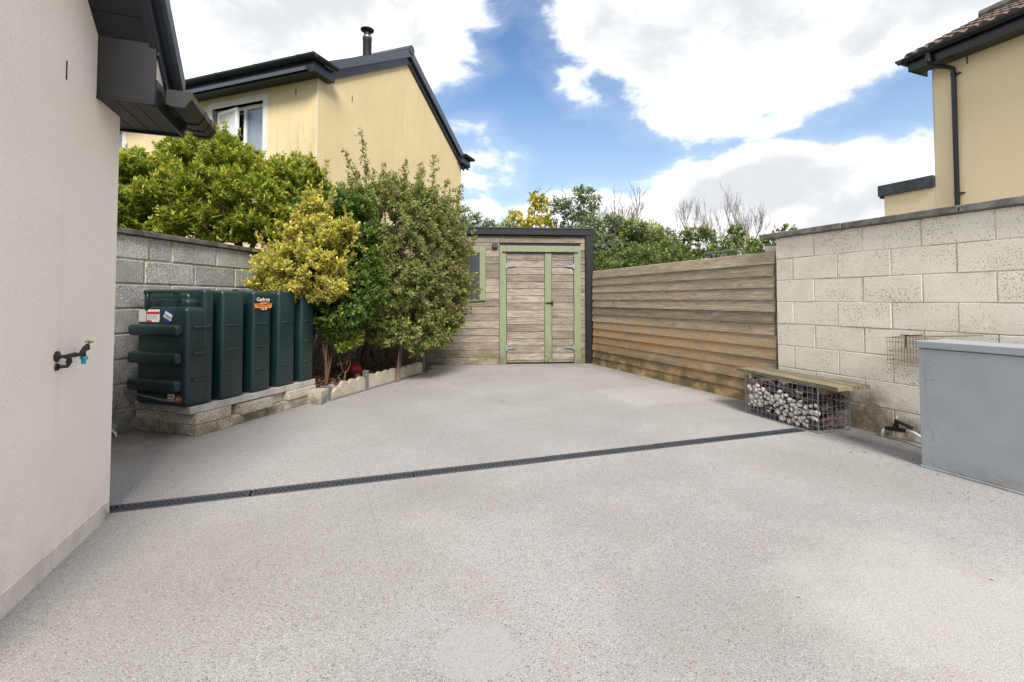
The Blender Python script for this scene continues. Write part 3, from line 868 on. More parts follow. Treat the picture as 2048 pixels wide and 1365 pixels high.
MB().box(-.72, -.46, .25, 1.45, .002, .194).build('mortar', MT['soil'], tb)  # dark filler, its colour paints the shade in the gaps between blocks
MB().box(-.70, -.21, .31, 1.45, .197, .258).build('mortar', MT['soil'], tb)  # same shade-coloured filler, upper layer

tk = thing('oil_tank', 'dark green ribbed plastic heating oil tank on a block plinth', 'oil tank', TO, TA)
Z0, Z1 = .263, 1.285
def rb(b, x0, x1, y0, y1, z0, z1, r=.035):
    b.box(x0, x1, y0, y1, z0, z1, r, 3)
b = MB(); rb(b, -.70, -.17, .02, 1.45, Z0 + .004, Z1 - .03, .04)
b.build('tank_core', MT['tank'], tk, smooth=True)
secs = [(.02, .154), (.226, .482), (.578, .817), (.908, 1.156), (1.245, 1.46)]
for i, (a, e) in enumerate(secs):
    b = MB()
    if i == 0:
        rb(b, -.735, -.01, .045, e, Z0, Z1, .03)
    else:
        rb(b, -.73, -.004, a, e, Z0, Z1 - .006 * (i > 0), .034)
    x = -.008
    for zc in (.49, .72, .95):
        w0, w1 = (a + (e - a) * .22, e - (e - a) * .2)
        if i == 0: w0, w1 = -.055, .115
        b.box(x - .004, x + .013, w0, w1, zc - .011, zc + .011, .007, 2)
    b.build('tank_section', MT['tank'], tk, smooth=True)
# lower service end with three shelf ribs, shoulder and lid
b = MB()
rb(b, -.61, -.014, -.115, .10, Z0 + .001, 1.13, .045)
b.build('service_end', MT['tank'], tk, smooth=True)
for zc, dz in ((.93, .055), (.69, .058), (.455, .06)):
    b = MB(); rb(b, -.64, -.06, -.175, .0, zc - dz, zc + dz * .8, .03)
    b.build('rib', MT['tank'], tk, smooth=True)
for k_, zc in enumerate((.95, .72, .49)):
    b = MB(); rb(b, -.55, -.1, 1.40, 1.50, zc - .03, zc + .03, .015)
    b.build('rib', MT['tank'], tk, smooth=True)
b = MB(); rb(b, -.56, -.06, -.07, .06, 1.10, 1.195, .03)
b.build('lid', MT['tank'], tk, smooth=True)
b = MB(); b.box(-.50, -.46, -.13, -.10, 1.10, 1.265, .006); b.box(-.50, -.15, -.12, -.085, 1.245, 1.272, .006)
b.lathe([(.022, 0), (.022, .04)], (-.48, -.135, 1.255), (0, 1, 0), 10); b.lathe([(.016, 0), (.016, .04)], (-.16, -.13, 1.258), (0, 1, 0), 10); b.box(-.17, -.14, -.115, -.07, 1.18, 1.25)
b.build('lid_arm', MT['tank'], tk, smooth='auto')
MB().lathe([(.03, 0), (.03, .02), (.022, .025)], (-.35, .68, Z1 - .01), (0, 0, 1), 12).build('filler_cap', MT['tank'], tk, smooth='auto')
# stickers on the service end (facing the camera, normal -y) and on the middle section (normal +x)
ys = -.1165
def lab(x0, x1, z0, z1, m_, k=0, name='sticker', parent=tk):
    return MB().box(x0, x1, ys - .0012 - k * .0007, ys + .0004 - k * .0007, z0, z1).build(name, m_, parent)
s1 = lab(-.575, -.485, .995, 1.105, MT['label_cream']); s1['label'] = 'blank cream sticker'
s2 = lab(-.475, -.325, .995, 1.105, MT['label_white']); s2['label'] = 'red and white warning sticker'
lab(-.475, -.325, 1.062, 1.086, MT['label_red'], 1, 'red_band', s2); lab(-.475, -.415, .996, 1.01, MT['label_red'], 1, 'red_band', s2); lab(-.330, -.325, .996, 1.01, MT['label_red'], 1, 'red_band', s2)
b = MB()
for i in range(6):
    z = 1.02 + i * .0065
    b.box(-.465, -.34 - rnd.uniform(0, .03), ys - .0024, ys - .0006, z, z + .0022)
b.build('print_line', MT['ink_grey'], s2)
s3 = MB().lathe([(.056, 0), (.056, .0015)], (-.225, ys + .0003, 1.045), (0, -1, 0), 28).build('sticker', MT['label_blue'], tk); s3['label'] = 'round blue and white sticker'
def slanted(z0, z1, hw):
    c, s_ = math.cos(R(-24)), math.sin(R(-24))
    q = [(-hw, z0), (hw, z0), (hw, z1), (-hw, z1)]
    return [(-.225 + a * c - b_ * s_, ys - .0022, 1.045 + a * s_ + b_ * c) for a, b_ in q]
MB().prism(slanted(.006, .032, .046), (0, .0006, 0)).build('white_band', MT['label_white'], s3)
MB().prism(slanted(-.024, -.004, .049), (0, .0006, 0)).build('white_band', MT['label_white'], s3)
MB().prism(slanted(-.017, -.011, .035), (0, -.0006, 0)).build('print_line', MT['label_blue'], s3)
ot = MB().box(-.205, -.13, ys - .003, ys + .001, .335, .378).build('sticker', MT['label_white'], tk); ot['label'] = 'small white tag with red print by the outlet'
MB().box(-.195, -.14, ys - .0045, ys - .0028, .352, .362).build('print_line', MT['label_red'], ot)
XC = .0005
ov_ = []
cy, cz, ry, rz_ = .697, 1.145, .114, .086
for k_ in range(32):
    t = k_ / 32 * 2 * math.pi
    ov_.append((-.0035, cy + ry * math.cos(t), cz + rz_ * math.sin(t)))
st = MB().prism(ov_, (.0025, 0, 0)).build('sticker', MT['label_black'], tk); st['label'] = 'black and orange oval maker sticker'
MB().prism([(-.0008, cy - .117, cz + .008), (-.0008, cy + .117, cz + .008), (-.0008, cy + .104, cz - .038), (-.0008, cy - .104, cz - .038)], (.0012, 0, 0)).build('orange_band', MT['label_orange'], st)
def MX(y, z, x=.0012):
    return Matrix(((0, 0, 1, x), (1, 0, 0, y), (0, 1, 0, z), (0, 0, 0, 1)))
text_mesh('Carbery', .050, MT['label_white'], 'lettering', st, MX(cy, cz + .047, -.0004), .0014)
text_mesh('OIL TANKS', .016, MT['label_orange'], 'lettering', st, MX(cy + .014, cz + .0195, -.0004), .0004)
text_mesh('Carbery COMPACT B', .022, MT['ink'], 'lettering', st, MX(cy, cz - .004, .0009), .0003)
MB().box(-.0008, .0003, cy - .04, cy + .042, cz + .010, cz + .0135).build('print_line', MT['label_white'], st)
MB().box(.0005, .0012, cy - .07, cy + .07, cz - .022, cz - .018).build('print_line', MT['ink'], st)
MB().prism([(-.0006, cy - .008, cz - .058), (-.0006, cy + .014, cz - .058), (-.0006, cy + .003, cz - .038)], (.0012, 0, 0)).build('warning_mark', MT['label_white'], st)
MB().lathe([(.011, 0), (.011, .0012)], (-.0006, cy + .034, cz - .047), (1, 0, 0), 10).build('warning_mark', MT['label_white'], st)
MB().lathe([(.009, 0), (.009, .0012)], (-.0006, cy - .022, cz - .047), (1, 0, 0), 10).build('warning_mark', MT['ink_grey'], st)
# outlet and fuel line
b = MB(); b.lathe([(.035, 0), (.035, .012), (.022, .016), (.02, .035)], (-.085, -.112, .335), (0, -1, 0), 12)
b.build('outlet', MT['copper'], tk, smooth='auto')
pipe = thing('fuel_pipe', 'thin grey fuel line from the oil tank outlet to the grey block wall', 'pipe', TO, TA)
MB().tube([(-.085, -.145, .335), (-.10, -.17, .335), (-.18, -.175, .335), (-.40, -.16, .352), (-.66, -.13, .365), (-.74, -.13, .37)], .011, 8).build('pipe', MT['clear'], pipe, smooth=True)
MB().tube([(-.73, -.13, .37), (-.80, -.17, .362), (-.83, -.32, .342)], [.018, .021, .023], 8).build('lagging', MT['lag'], pipe, smooth=True)
cb = MB().tube([(-3.45, 4.08, .16), (-3.46, 4.12, .09), (-3.44, 4.16, .03), (-3.42, 4.15, .004)], .011, 8).build('waste_pipe', MT['pipe'], smooth=True)
tag(cb, 'short white plastic pipe end at the foot of the grey block wall', 'pipe')

# ------------------------------------------------------------------ planter bed with scalloped edging
EA = Vector((-2.17, 5.66)); EB = Vector((-1.43, 7.85))
eang = math.atan2(EB.y - EA.y, EB.x - EA.x); eL = (EB - EA).length
ed = thing('lawn_edging', 'low scalloped pale concrete edging in front of the planting bed', 'edging', (EA.x, EA.y, 0), eang)
def scallop(L, h0, h1, n=4, first=None):
    pts = [(0, 0, 0), (L, 0, 0)]
    m_ = 8
    top = []
    for i in range(n):
        for j in range(m_ + 1):
            t = (i + j / m_) / n
            hgt = h0 + (h1 - h0) * abs(math.sin(j / m_ * math.pi)) ** .7
            if first and t < first: hgt *= .25 + .75 * t / first
            top.append((t * L, 0, hgt))
    return MB().prism(pts + top[::-1], (0, .045, 0))
scallop(.66, .135, .185, 4, .3).build('edging_panel', MT['edging'], ed, (.04, 0, 0), (0, 0, -.01))
scallop(.70, .14, .19, 4).build('edging_panel', MT['edging'], ed, (.785, 0, 0), (0, 0, .005))
scallop(.66, .14, .185, 4).build('edging_panel', MT['edging'], ed, (1.56, 0, 0))
for t, h_ in ((0, .17), (.74, .25), (2.26, .33)):
    MB().box(-.03, .03, -.014, .05, 0, h_, .005).build('edging_post', MT['post'], ed, (t, 0, 0))
MB().box(0, eL, -.05, -.016, .0, .018, .004).build('kerb_strip', MT['post'], ed)
eb = MB().prism([(-.24, -.07, 0), (-.05, -.03, 0), (-.03, .12, 0), (-.22, .12, 0)], (0, 0, .15))
eb.build('edging_block', MT['block2'], ed, (.0, 0, 0), (0, 0, .1))
def ept(t, o, z=0.):
    return (EA.x + math.cos(eang) * t - math.sin(eang) * o, EA.y + math.sin(eang) * t + math.cos(eang) * o, z)
# soil bed
bm = bmesh.new()
nx, ny = 26, 14
gv = [[None] * ny for _ in range(nx)]
for i in range(nx):
    for j in range(ny):
        t = -.15 + i / (nx - 1) * 2.95; o = .04 + j / (ny - 1) * 1.5
        z = .06 + .09 * min(1, o / .5) + rnd.uniform(-.012, .012)
        gv[i][j] = bm.verts.new(ept(t, o, z))
for i in range(nx - 1):
    for j in range(ny - 1):
        bm.faces.new((gv[i][j], gv[i + 1][j], gv[i + 1][j + 1], gv[i][j + 1]))
me = bpy.data.meshes.new('planting_bed'); bm.to_mesh(me); bm.free(); me.materials.append(MT['soil'])
tag(link('planting_bed', me), 'dark soil bed under the shrubs behind the edging', kind='structure')

def ico(r, sub, amp, seed, flat=(1, 1, 1), facet=False):
    bm = bmesh.new()
    bmesh.ops.create_icosphere(bm, subdivisions=sub, radius=r)
    q = random.Random(seed)
    dirs = [(Vector((q.gauss(0, 1), q.gauss(0, 1), q.gauss(0, 1))).normalized(), q.uniform(.3, .75)) for _ in range(7)]
    for v in bm.verts:
        n_ = v.co.normalized()
        if facet:
            f = 1.
            for d_, c_ in dirs:
                t = n_.dot(d_)
                if t > c_: f = min(f, c_ / t)
            v.co *= f
        else:
            v.co *= 1 + amp * sum(math.sin(3 * n_.dot(d_) + c_ * 9) for d_, c_ in dirs) / 5
        v.co = Vector((v.co.x * flat[0], v.co.y * flat[1], v.co.z * flat[2]))
    return bm

def ico_mesh(name, mat, *a, smooth=True, **k_):
    bm = ico(*a, **k_)
    me = bpy.data.meshes.new(name); bm.to_mesh(me); bm.free(); me.materials.append(mat)
    if smooth:
        me.polygons.foreach_set('use_smooth', [True] * len(me.polygons))
    return me

def inbed(x, y):
    t = (x - EA.x) * math.cos(eang) + (y - EA.y) * math.sin(eang); o = -(x - EA.x) * math.sin(eang) + (y - EA.y) * math.cos(eang)
    return t, o
o = link('ball', ico_mesh('ball', MT['ball'], .098, 4, 0., 1), None, ept(.84, .27, .235))
tag(o, 'faded red ball lying in the planting bed', 'ball')
o = link('ball', ico_mesh('ball', MT['ball2'], .048, 3, 0., 2), None, ept(.70, .12, .165))
tag(o, 'small olive and black ball beside the red ball', 'ball')
for i, (t, o_, r_, lb) in enumerate(((.08, .12, .048, 'rounded grey pebble nearest the tank in the bed'), (.21, .14, .058, 'larger blocky grey stone beside the pebble nearest the tank'), (.86, .10, .045, 'grey pebble behind the edging post beside the olive ball'))):
    o = link('pebble', ico_mesh('pebble', MT['gravel'], r_, 2, .12, 11 + i, flat=(1.1, .9, .8)), None, ept(t, o_, .105))
    tag(o, lb, 'pebble', 'loose stones in the bed')
o = MB().tube([(0, 0, 0), (.09, .05, .28), (.19, .10, .56)], [.030, .034, .03], 7).build('wooden_stake', MT['stake'], None, ept(1.40, -.055, 0.), (0, 0, eang - .15))
tag(o, 'broken round stake leaning over the scalloped edging', 'stake')
o = MB().box(-.028, .028, -.022, .022, 0, .84, .004).build('wooden_post', MT['stake'], None, ept(2.38, .02, 0.), (.0, .03, .2))
tag(o, 'upright brown timber post at the far end of the edging', 'post')

# ------------------------------------------------------------------ gabion bench
gb = thing('gabion_bench', 'low stone-filled wire gabion with a mossy plank seat', 'bench', (2.723, 4.263, 0), R(18.15))
GL, GD, GH = .825, .38, .40
ws = []
def wires(name, org, ua, va, la, lb, na, nb):
    b = MB(); org = Vector(org); ua = Vector(ua); va = Vector(va)
    for i in range(na + 1):
        p = org + ua * (la * i / na + rnd.uniform(-.002, .002)); b.tube([p, p + va * lb * .33 + ua * rnd.uniform(-.003, .003), p + va * lb * .66 + ua * rnd.uniform(-.003, .003), p + va * lb], .0023, 4)
    for j in range(nb + 1):
        p = org + va * (lb * j / nb); b.tube([p, p + ua * la * .33 + va * rnd.uniform(-.004, .004), p + ua * la * .66 + va * rnd.uniform(-.004, .004), p + ua * la], .0023, 4)
    return b.build(name, MT['wire'], gb)
wires('wire_panel', (0, 0, .004), (0, 1, 0), (0, 0, 1), GL, GH, 16, 7)
wires('wire_panel', (.003, -.003, .004), (1, 0, 0), (0, 0, 1), GD, GH, 7, 7)
wires('wire_panel', (.003, GL, .004), (1, 0, 0), (0, 0, 1), GD, GH, 7, 7)
wires('wire_panel', (GD, 0, .004), (0, 1, 0), (0, 0, 1), GL, GH, 16, 7)
b = MB()
for x, y in ((0, 0), (0, GL), (GD, 0)):
    b.tube([(x, y, 0), (x, y, GH + .005)], .0045, 5)
b.build('wire_spiral', MT['wire'], gb)
pm_ = [ico_mesh('white_stone', MT['pebble'], 1., 2, .09, 40 + i, flat=(1., 1.12, .85)) for i in range(5)]
qm_ = [ico_mesh('purple_stone', MT['purple'], 1., 2, 0., 60 + i, flat=(1., 1.2, .85), facet=True, smooth=False) for i in range(5)]
def zone(y, z):
    """True where the front shows white pebbles (y from the near end)"""
    t = 1 - y / GL                       # 0 far end .. 1 near end
    hi = .325 - .09 * max(0, t - .25) - (.03 if .2 < t < .42 else 0)
    lo = .045 + .05 * math.sin(t * 6 + .6) + (.05 if t > .85 else 0)
    return lo < z < hi
placed = []
q = random.Random(3)
def tryplace(x, y, z, r, mn):
    for a in placed:
        if (a[0] - x) ** 2 + (a[1] - y) ** 2 + (a[2] - z) ** 2 < ((a[3] + r) * mn) ** 2:
            return False
    placed.append((x, y, z, r)); return True
nst = 0
for k_ in range(5200):
    y = q.uniform(.03, GL - .02); z = q.uniform(.03, .355)
    if zone(y, z):
        r_ = q.choice((.017, .021, .024, .027, .030, .036, .040))
        x = .006 + r_ * .9 + q.uniform(0, .006)
        if tryplace(x, y, z, r_, .90):
            link('white_stone', pm_[k_ % 5], gb, (x, y, z), (q.uniform(0, 6), q.uniform(-.5, .5), q.uniform(0, 6)), (r_, r_ * q.uniform(.8, 1.1), r_ * q.uniform(.7, 1.1))); nst += 1
    else:
        r_ = q.uniform(.036, .06)
        x = .008 + r_ * .9
        if z > r_ * .8 and tryplace(x, y, z, r_, .74):
            link('purple_stone', qm_[k_ % 5], gb, (x, y, z), (q.uniform(0, 6), q.uniform(0, 6), q.uniform(0, 6)), (r_,) * 3); nst += 1
for k_ in range(2500):                                       # near end, top and the inside
    x = q.uniform(.06, GD - .03); y = q.choice((q.uniform(.03, .07), q.uniform(.05, GL - .05))); z = q.uniform(.04, .335)
    r_ = q.uniform(.038, .062)
    if k_ < 1500: y = q.uniform(.03, .06)
    if nst < 295 and tryplace(x, max(y, r_ * .85 + .004), z, r_, .72):
        link('purple_stone', qm_[k_ % 5], gb, (x, max(y, r_ * .85 + .004), z), (q.uniform(0, 6), q.uniform(0, 6), q.uniform(0, 6)), (r_,) * 3); nst += 1
# seat planks (in the same frame) and bearers
def plank(name, pts, z0, z1, m_):
    c = sum((Vector((p[0], p[1], 0)) for p in pts), Vector()) / 4
    a = math.atan2(pts[1][1] - pts[0][1], pts[1][0] - pts[0][0])
    rot = Matrix.Rotation(-a, 3, 'Z')
    b = MB().prism([rot @ (Vector((p[0], p[1], z0)) - c) for p in pts], (0, 0, z1 - z0))
    return b.build(name, m_, gb, c, (0, 0, a))
plank('seat_plank', [(-.015, -.20), (.072, 1.015), (.228, 1.012), (.172, -.203)], .408, .442, MT['seat'])
plank('seat_plank', [(.178, -.205), (.234, 1.012), (.40, 1.008), (.37, -.20)], .408, .444, MT['seat'])
plank('bearer', [(.02, -.06), (.30, -.05), (.30, .02), (.02, .01)], .355, .406, MT['seat'])
plank('bearer', [(.03, .80), (.34, .80), (.34, .87), (.03, .87)], .355, .406, MT['seat'])

# ------------------------------------------------------------------ grey metal cabinet, cage, pipe valve
mbx = thing('metal_cabinet', 'grey galvanised metal boiler cabinet in front of the cream wall', 'cabinet', (0, 0, 0), TH)
X0, X1, Y0, Y1 = 3.955, 4.285, .95, 2.162
MB().box(X0 + .006, X1, Y0 + .004, Y1 - .004, .016, .842, .004).build('casing', MT['box'], mbx)
MB().box(X0 - .004, X1 + .008, Y0 - .006, Y1 + .006, .846, .896, .005, 2).build('lid', MT['box'], mbx)
MB().box(X0 - .004, X1, Y0, Y1 - .001, 0, .0155, .003).build('base_rim', MT['box'], mbx)
def yz(px, py):      # photo position on the cabinet face -> (y along, z)
    return px, py
for y_, z_, r_ in ((2.084, .745, .024), (2.084, .652, .026), (2.074, .318, .0275), (2.070, .193, .0215), (1.72, .062, .017)):
    b = MB(); b.lathe([(r_, 0), (r_, .0016), (r_ - .002, .0020), (r_ - .003, .0010), (.001, .0012)], (X0 + .0055, y_, z_), (-1, 0, 0), 24)
    b.build('knockout', MT['box'], mbx, smooth='auto')
MB().box(X0 + .0045, X0 + .0065, 2.064, 2.078, .215, .295).build('seam', MT['box'], mbx)

cg = thing('wire_cage', 'rusty wire cage hanging on the cream wall behind the grey cabinet', 'cage', (0, 0, 0), TH)
b = MB()
xa, xb, ya, yb, za, zb = 4.36, 4.545, 2.30, 2.60, .66, .875
for i in range(15):
    y = yb - (yb - ya) * i / 14
    b.tube([(xa, y, za + (.02 if i < 3 else 0)), (xa, y, zb)], .0016, 4); b.tube([(xb, y, za), (xb, y, zb)], .0016, 4)
for i in range(7):
    z = za + (zb - za) * i / 6
    for pp in ([(xa, ya, z), (xa, yb, z)], [(xb, ya, z), (xb, yb, z)], [(xa, yb, z), (xb, yb, z)]):
        if i in (0, 1, 3, 5, 6): b.tube(pp, .0018, 4)
for i in range(6):
    x = xa + (xb - xa) * i / 5
    b.tube([(x, yb, za), (x, yb, zb)], .0016, 4)
b.build('cage_body', MT['cagewire'], cg)
b = MB()
for i in range(5):
    x = xa - .01 + .045 * i
    b.tube([(x, 2.62, .872 + i * .002), (x, 2.05, .925)], .0022, 4)
for i in range(20):
    y = 2.61 - i * .029
    b.tube([(xa - .01, y, .874 + i * .0026), (xa + .17, y, .882 + i * .0023)], .0016, 4)
b.build('cage_lid', MT['cagewire'], cg)
b = MB(); b.tube([(xa - .012, 2.455, .80), (xa - .012, 2.455, .905)], .005, 5); b.tube([(xa - .012, 2.49, .905), (xa - .012, 2.42, .905)], .004, 5); b.tube([(xa - .012, 2.455, .9), (DW - .001, 2.455, .9)], .004, 5)
b.build('hook', MT['lead'], cg)

pv = thing('pipe_valve', 'old dark pipe valve with white plastic pipes at the foot of the cream wall', 'valve', (0, 0, 0), TH)
b = MB()
b.tube([(DW, 2.66, .10), (DW - .05, 2.66, .10)], .012, 8)
b.tube([(DW - .05, 2.72, .08), (DW - .05, 2.56, .095)], .017, 8)
b.tube([(DW - .05, 2.64, .09), (DW - .05, 2.635, .17)], .013, 8)
b.lathe([(.02, 0), (.02, .025), (.01, .03)], (DW - .05, 2.64, .11), (0, 0, 1), 8)
b.tube([(DW - .055, 2.64, .165), (DW - .085, 2.50, .135)], [.014, .015], 8)
b.build('valve_body', MT['lead'], pv, smooth='auto')
MB().tube([(DW - .05, 2.635, .168), (DW - .05, 2.632, .20)], .010, 8).build('pipe_end', MT['label_cream'], pv)
MB().tube([(DW - .05, 2.72, .08), (DW - .06, 2.735, .06), (DW - .065, 2.74, -.01)], .013, 8).build('pipe', MT['pipe'], pv, smooth=True)
MB().tube([(DW - .05, 2.57, .095), (DW - .06, 2.50, .095), (DW - .10, 2.41, .07), (DW - .16, 2.30, .0), (DW - .17, 2.28, -.03)], .013, 8).build('pipe', MT['pipe'], pv, smooth=True)

# ------------------------------------------------------------------ yellow house behind the left wall
yh = thing('yellow_house', 'two storey yellow rendered house with dark gable behind the left shrubs', 'house', (-3.566, 8.6, 0), R(-19.85))
# local: gable on x = 0 looking to +x, window face on y = 0 looking to -y
GW, ZE, SL = 5.98, 5.26, .585
ZA = ZE + SL * GW / 2
MB().prism([(0, 0, 0), (0, GW, 0), (0, GW, ZE), (0, GW / 2, ZA), (0, 0, ZE)], (-.3, 0, 0)).build('gable_wall', MT['yellow'], yh)
def wallpiece(x0, x1, z0, z1):
    b_.box(x0, x1, 0, .28, z0, z1)
b_ = MB()
WX0, WX1, WZ0, WZ1 = -2.66, -1.308, 3.75, 5.04
VX0, VX1 = -6.75, -5.40
xs = [-12, VX0, VX1, WX0, WX1, -.3]
for i in (0, 2, 4):
    wallpiece(xs[i], xs[i + 1] - (.001 if i == 4 else 0), 0, ZE)
for a, e in ((VX0, VX1), (WX0, WX1)):
    wallpiece(a, e, 0, WZ0); wallpiece(a, e, WZ1, ZE)
b_.build('front_wall', MT['yellow'], yh)
MB().box(-12, -.3, GW - .28, GW, 0, ZE).build('rear_wall', MT['yellow'], yh)
MB().box(-.005, .006, -.006, .004, .1, ZE).build('corner_bead', MT['bead'], yh)
for y_, z_ in ((.95, 5.20), (-1, 0), (4.55, 4.95)):
    if z_: MB().box(.0005, .004, y_, y_ + .018, z_, z_ + .13).build('weep_slot', MT['dark'], yh)
MB().box(-.52, -.50, -.004, -.0005, 5.02, 5.14).build('weep_slot', MT['dark'], yh)
# roof planes, barge boards, verge
def slope(y0, y1, x0, x1, dz0, dz1, name, mt, far=False):
    f = (lambda y: ZE + SL * y) if not far else (lambda y: ZE + SL * (GW - y))
    return MB().prism([(x0, y0, f(y0) + dz0), (x0, y1, f(y1) + dz0), (x0, y1, f(y1) + dz1), (x0, y0, f(y0) + dz1)], (x1 - x0, 0, 0)).build(name, mt, yh)
slope(-.38, GW / 2, -12, .05, .20, .27, 'roof', MT['slate']); slope(GW / 2 + .001, GW + .38, -12, .05, .20, .27, 'roof', MT['slate'], True)
slope(.12, GW / 2, .002, .05, -.08, .199, 'barge_board', MT['navy']); slope(GW / 2 + .001, GW + .12, .002, .05, -.08, .199, 'barge_board', MT['navy'], True)
slope(-.10, GW / 2, .051, .11, .10, .29, 'verge_trim', MT['slate']); slope(GW / 2 + .001, GW + .3, .051, .11, .08, .29, 'verge_trim', MT['slate'], True)
MB().tube([(-12, GW / 2, ZA + .26), (.13, GW / 2, ZA + .26)], .11, 10).build('ridge_cap', MT['felt'], yh)
# eaves boxes with returned gutters at both ends of the gable
for far in (False, True):
    sgn = -1 if not far else 1
    yb0 = 0 if not far else GW
    bx = MB()
    ya_, yb_ = sorted((yb0 + sgn * .002, yb0 + sgn * .28))
    bx.box(-12, .16, ya_, yb_, ZE - .0, ZE + .24)
    ya_, yb_ = sorted((yb0, yb0 - sgn * .26))
    bx.box(.003, .16, ya_, yb_, ZE - .0, ZE + .2)
    bx.build('eaves_box', MT['navy'], yh)
    bx = MB()
    bx.box(-12, .165, *sorted((yb0 + sgn * .281, yb0 + sgn * .30)), ZE - .02, ZE + .10)
    bx.build('fascia', MT['navy'], yh)
    gu = MB()
    c0 = yb0 + sgn * .36
    prof = [(.06 * math.cos(t), .07 * math.sin(t)) for t in [math.pi + i * math.pi / 8 for i in range(9)]]
    gu.prism([(-12, c0 + a, ZE + .25 + b2) for a, b2 in prof], (12.28, 0, 0))
    if not far:
        gu.prism([(.22 + a, c0, ZE + .25 + b2) for a, b2 in prof], (0, .60, 0))
    else:
        gu.prism([(.22 + a, c0 - .6, ZE + .25 + b2) for a, b2 in prof], (0, .60, 0))
    go = gu.build('gutter', MT['navy'], yh)
    for x_ in [-.1 - 1.0 * i for i in range(9)]:
        MB().prism([(x_, c0 + a * 1.13, ZE + .25 + b2 * 1.13) for a, b2 in prof], (.06, 0, 0)).build('gutter_bracket', MT['navy'], go)
# windows on the front
def house_window(x0, x1, z0, z1, open_):
    s_ = MB()
    wv = .125
    s_.box(x0 - wv, x0, -.012, .10, z0 - wv, z1 + wv); s_.box(x1, x1 + wv, -.012, .10, z0 - wv, z1 + wv)
    s_.box(x0, x1, -.012, .10, z1, z1 + wv); s_.box(x0, x1, -.03, .10, z0 - wv, z0)
    s_.build('window_surround', MT['surround'], yh)
    f = MB()
    t = .055
    f.box(x0, x1, .12, .18, z1 - t, z1); f.box(x0, x1, .12, .18, z0, z0 + t)
    f.box(x0, x0 + t, .12, .18, z0 + t, z1 - t); f.box(x1 - t, x1, .12, .18, z0 + t, z1 - t)
    xm = x0 + (x1 - x0) * .55
    f.box(xm - .03, xm + .03, .12, .18, z0 + t, z1 - t)
    fo = f.build('window', MT['white'], yh)
    MB().box(xm + .03, x1 - t, .15, .156, z0 + t, z1 - t).build('pane', MT['pane'], fo)
    MB().box(x0 + t, xm - .03, .172, .178, z0 + t, z1 - t).build('pane', MT['shedglass'] if open_ else MT['pane'], fo)
    if open_:
        sw = xm - .03 - x0 - t
        b = MB(); q_ = .06
        b.box(0, sw, -.03, .02, z1 - t - q_, z1 - t); b.box(0, sw, -.03, .02, z0 + t, z0 + t + q_)
        b.box(0, q_, -.03, .02, z0 + t + q_, z1 - t - q_); b.box(sw - q_, sw, -.03, .02, z0 + t + q_, z1 - t - q_)
        so_ = b.build('sash', MT['white'], yh, (x0 + t + .005, .10, 0), (0, 0, R(-9)))
        MB().box(q_, sw - q_, -.008, -.002, z0 + t + q_, z1 - t - q_).build('pane', MT['curtain'], so_)
house_window(WX0, WX1, WZ0, WZ1, True)
house_window(VX0, VX1, WZ0, WZ1, False)
# flue
fl = MB()
fl.lathe([(.10, 0), (.10, .55), (.105, .56), (.105, .66), (.10, .67)], (-.55, 2.15, ZE + SL * 2.15 + .1), (0, 0, 1), 16)
fo = fl.build('flue', MT['dark'], yh, smooth='auto')
zf = ZE + SL * 2.15 + .1
b = MB(); b.lathe([(.075, 0), (.075, .11)], (-.55, 2.15, zf + .665), (0, 0, 1), 12); b.lathe([(.10, 0), (.14, .03), (.155, .05), (.155, .06), (.11, .085), (.03, .095)], (-.55, 2.15, zf + .765), (0, 0, 1), 18)
b.build('cowl', MT['dark'], fo, smooth='auto')
MB().lathe([(.107, 0), (.107, .025)], (-.55, 2.15, zf + .63), (0, 0, 1), 16).build('collar', MT['steel'], fo, smooth='auto')

# ------------------------------------------------------------------ pale yellow house on the right
rh = thing('pale_house', 'pale yellow house with tiled roof and black downpipe behind the cream wall', 'house', (0, 0, 0), TH)
DX, SY, ZR = 9.343, 4.768, 5.03
RX, RZ = 11.35, 6.50
MB().prism([(DX, SY, 0), (DX + 4, SY, 0), (DX + 4, SY, ZR), (RX, SY, RZ - .12), (DX, SY, ZR)], (0, -8, 0)).build('wall', MT['yellow2'], rh)
MB().box(DX - .005, DX + .004, SY - .004, SY + .006, .1, ZR).build('corner_bead', MT['bead'], rh)
MB().box(DX - .004, DX - .0005, SY - .47, SY - .452, 4.91, 5.03).build('weep_slot', MT['dark'], rh)
sl = (RZ - 5.30) / (RX - 9.0)
def rp(x):
    return 5.27 + (x - 9.02) * sl
MB().prism([(9.02, SY + .20, rp(9.02)), (RX, SY + .20, rp(RX)), (RX, SY + .20, rp(RX) - .05), (9.02, SY + .20, rp(9.02) - .05)], (0, -8, 0)).build('roof', MT['felt'], rh)
MB().prism([(RX + .001, SY + .20, rp(RX)), (RX + 2.3, SY + .20, rp(9.02)), (RX + 2.3, SY + .20, rp(9.02) - .05), (RX + .001, SY + .20, rp(RX) - .05)], (0, -8, 0)).build('roof', MT['felt'], rh)
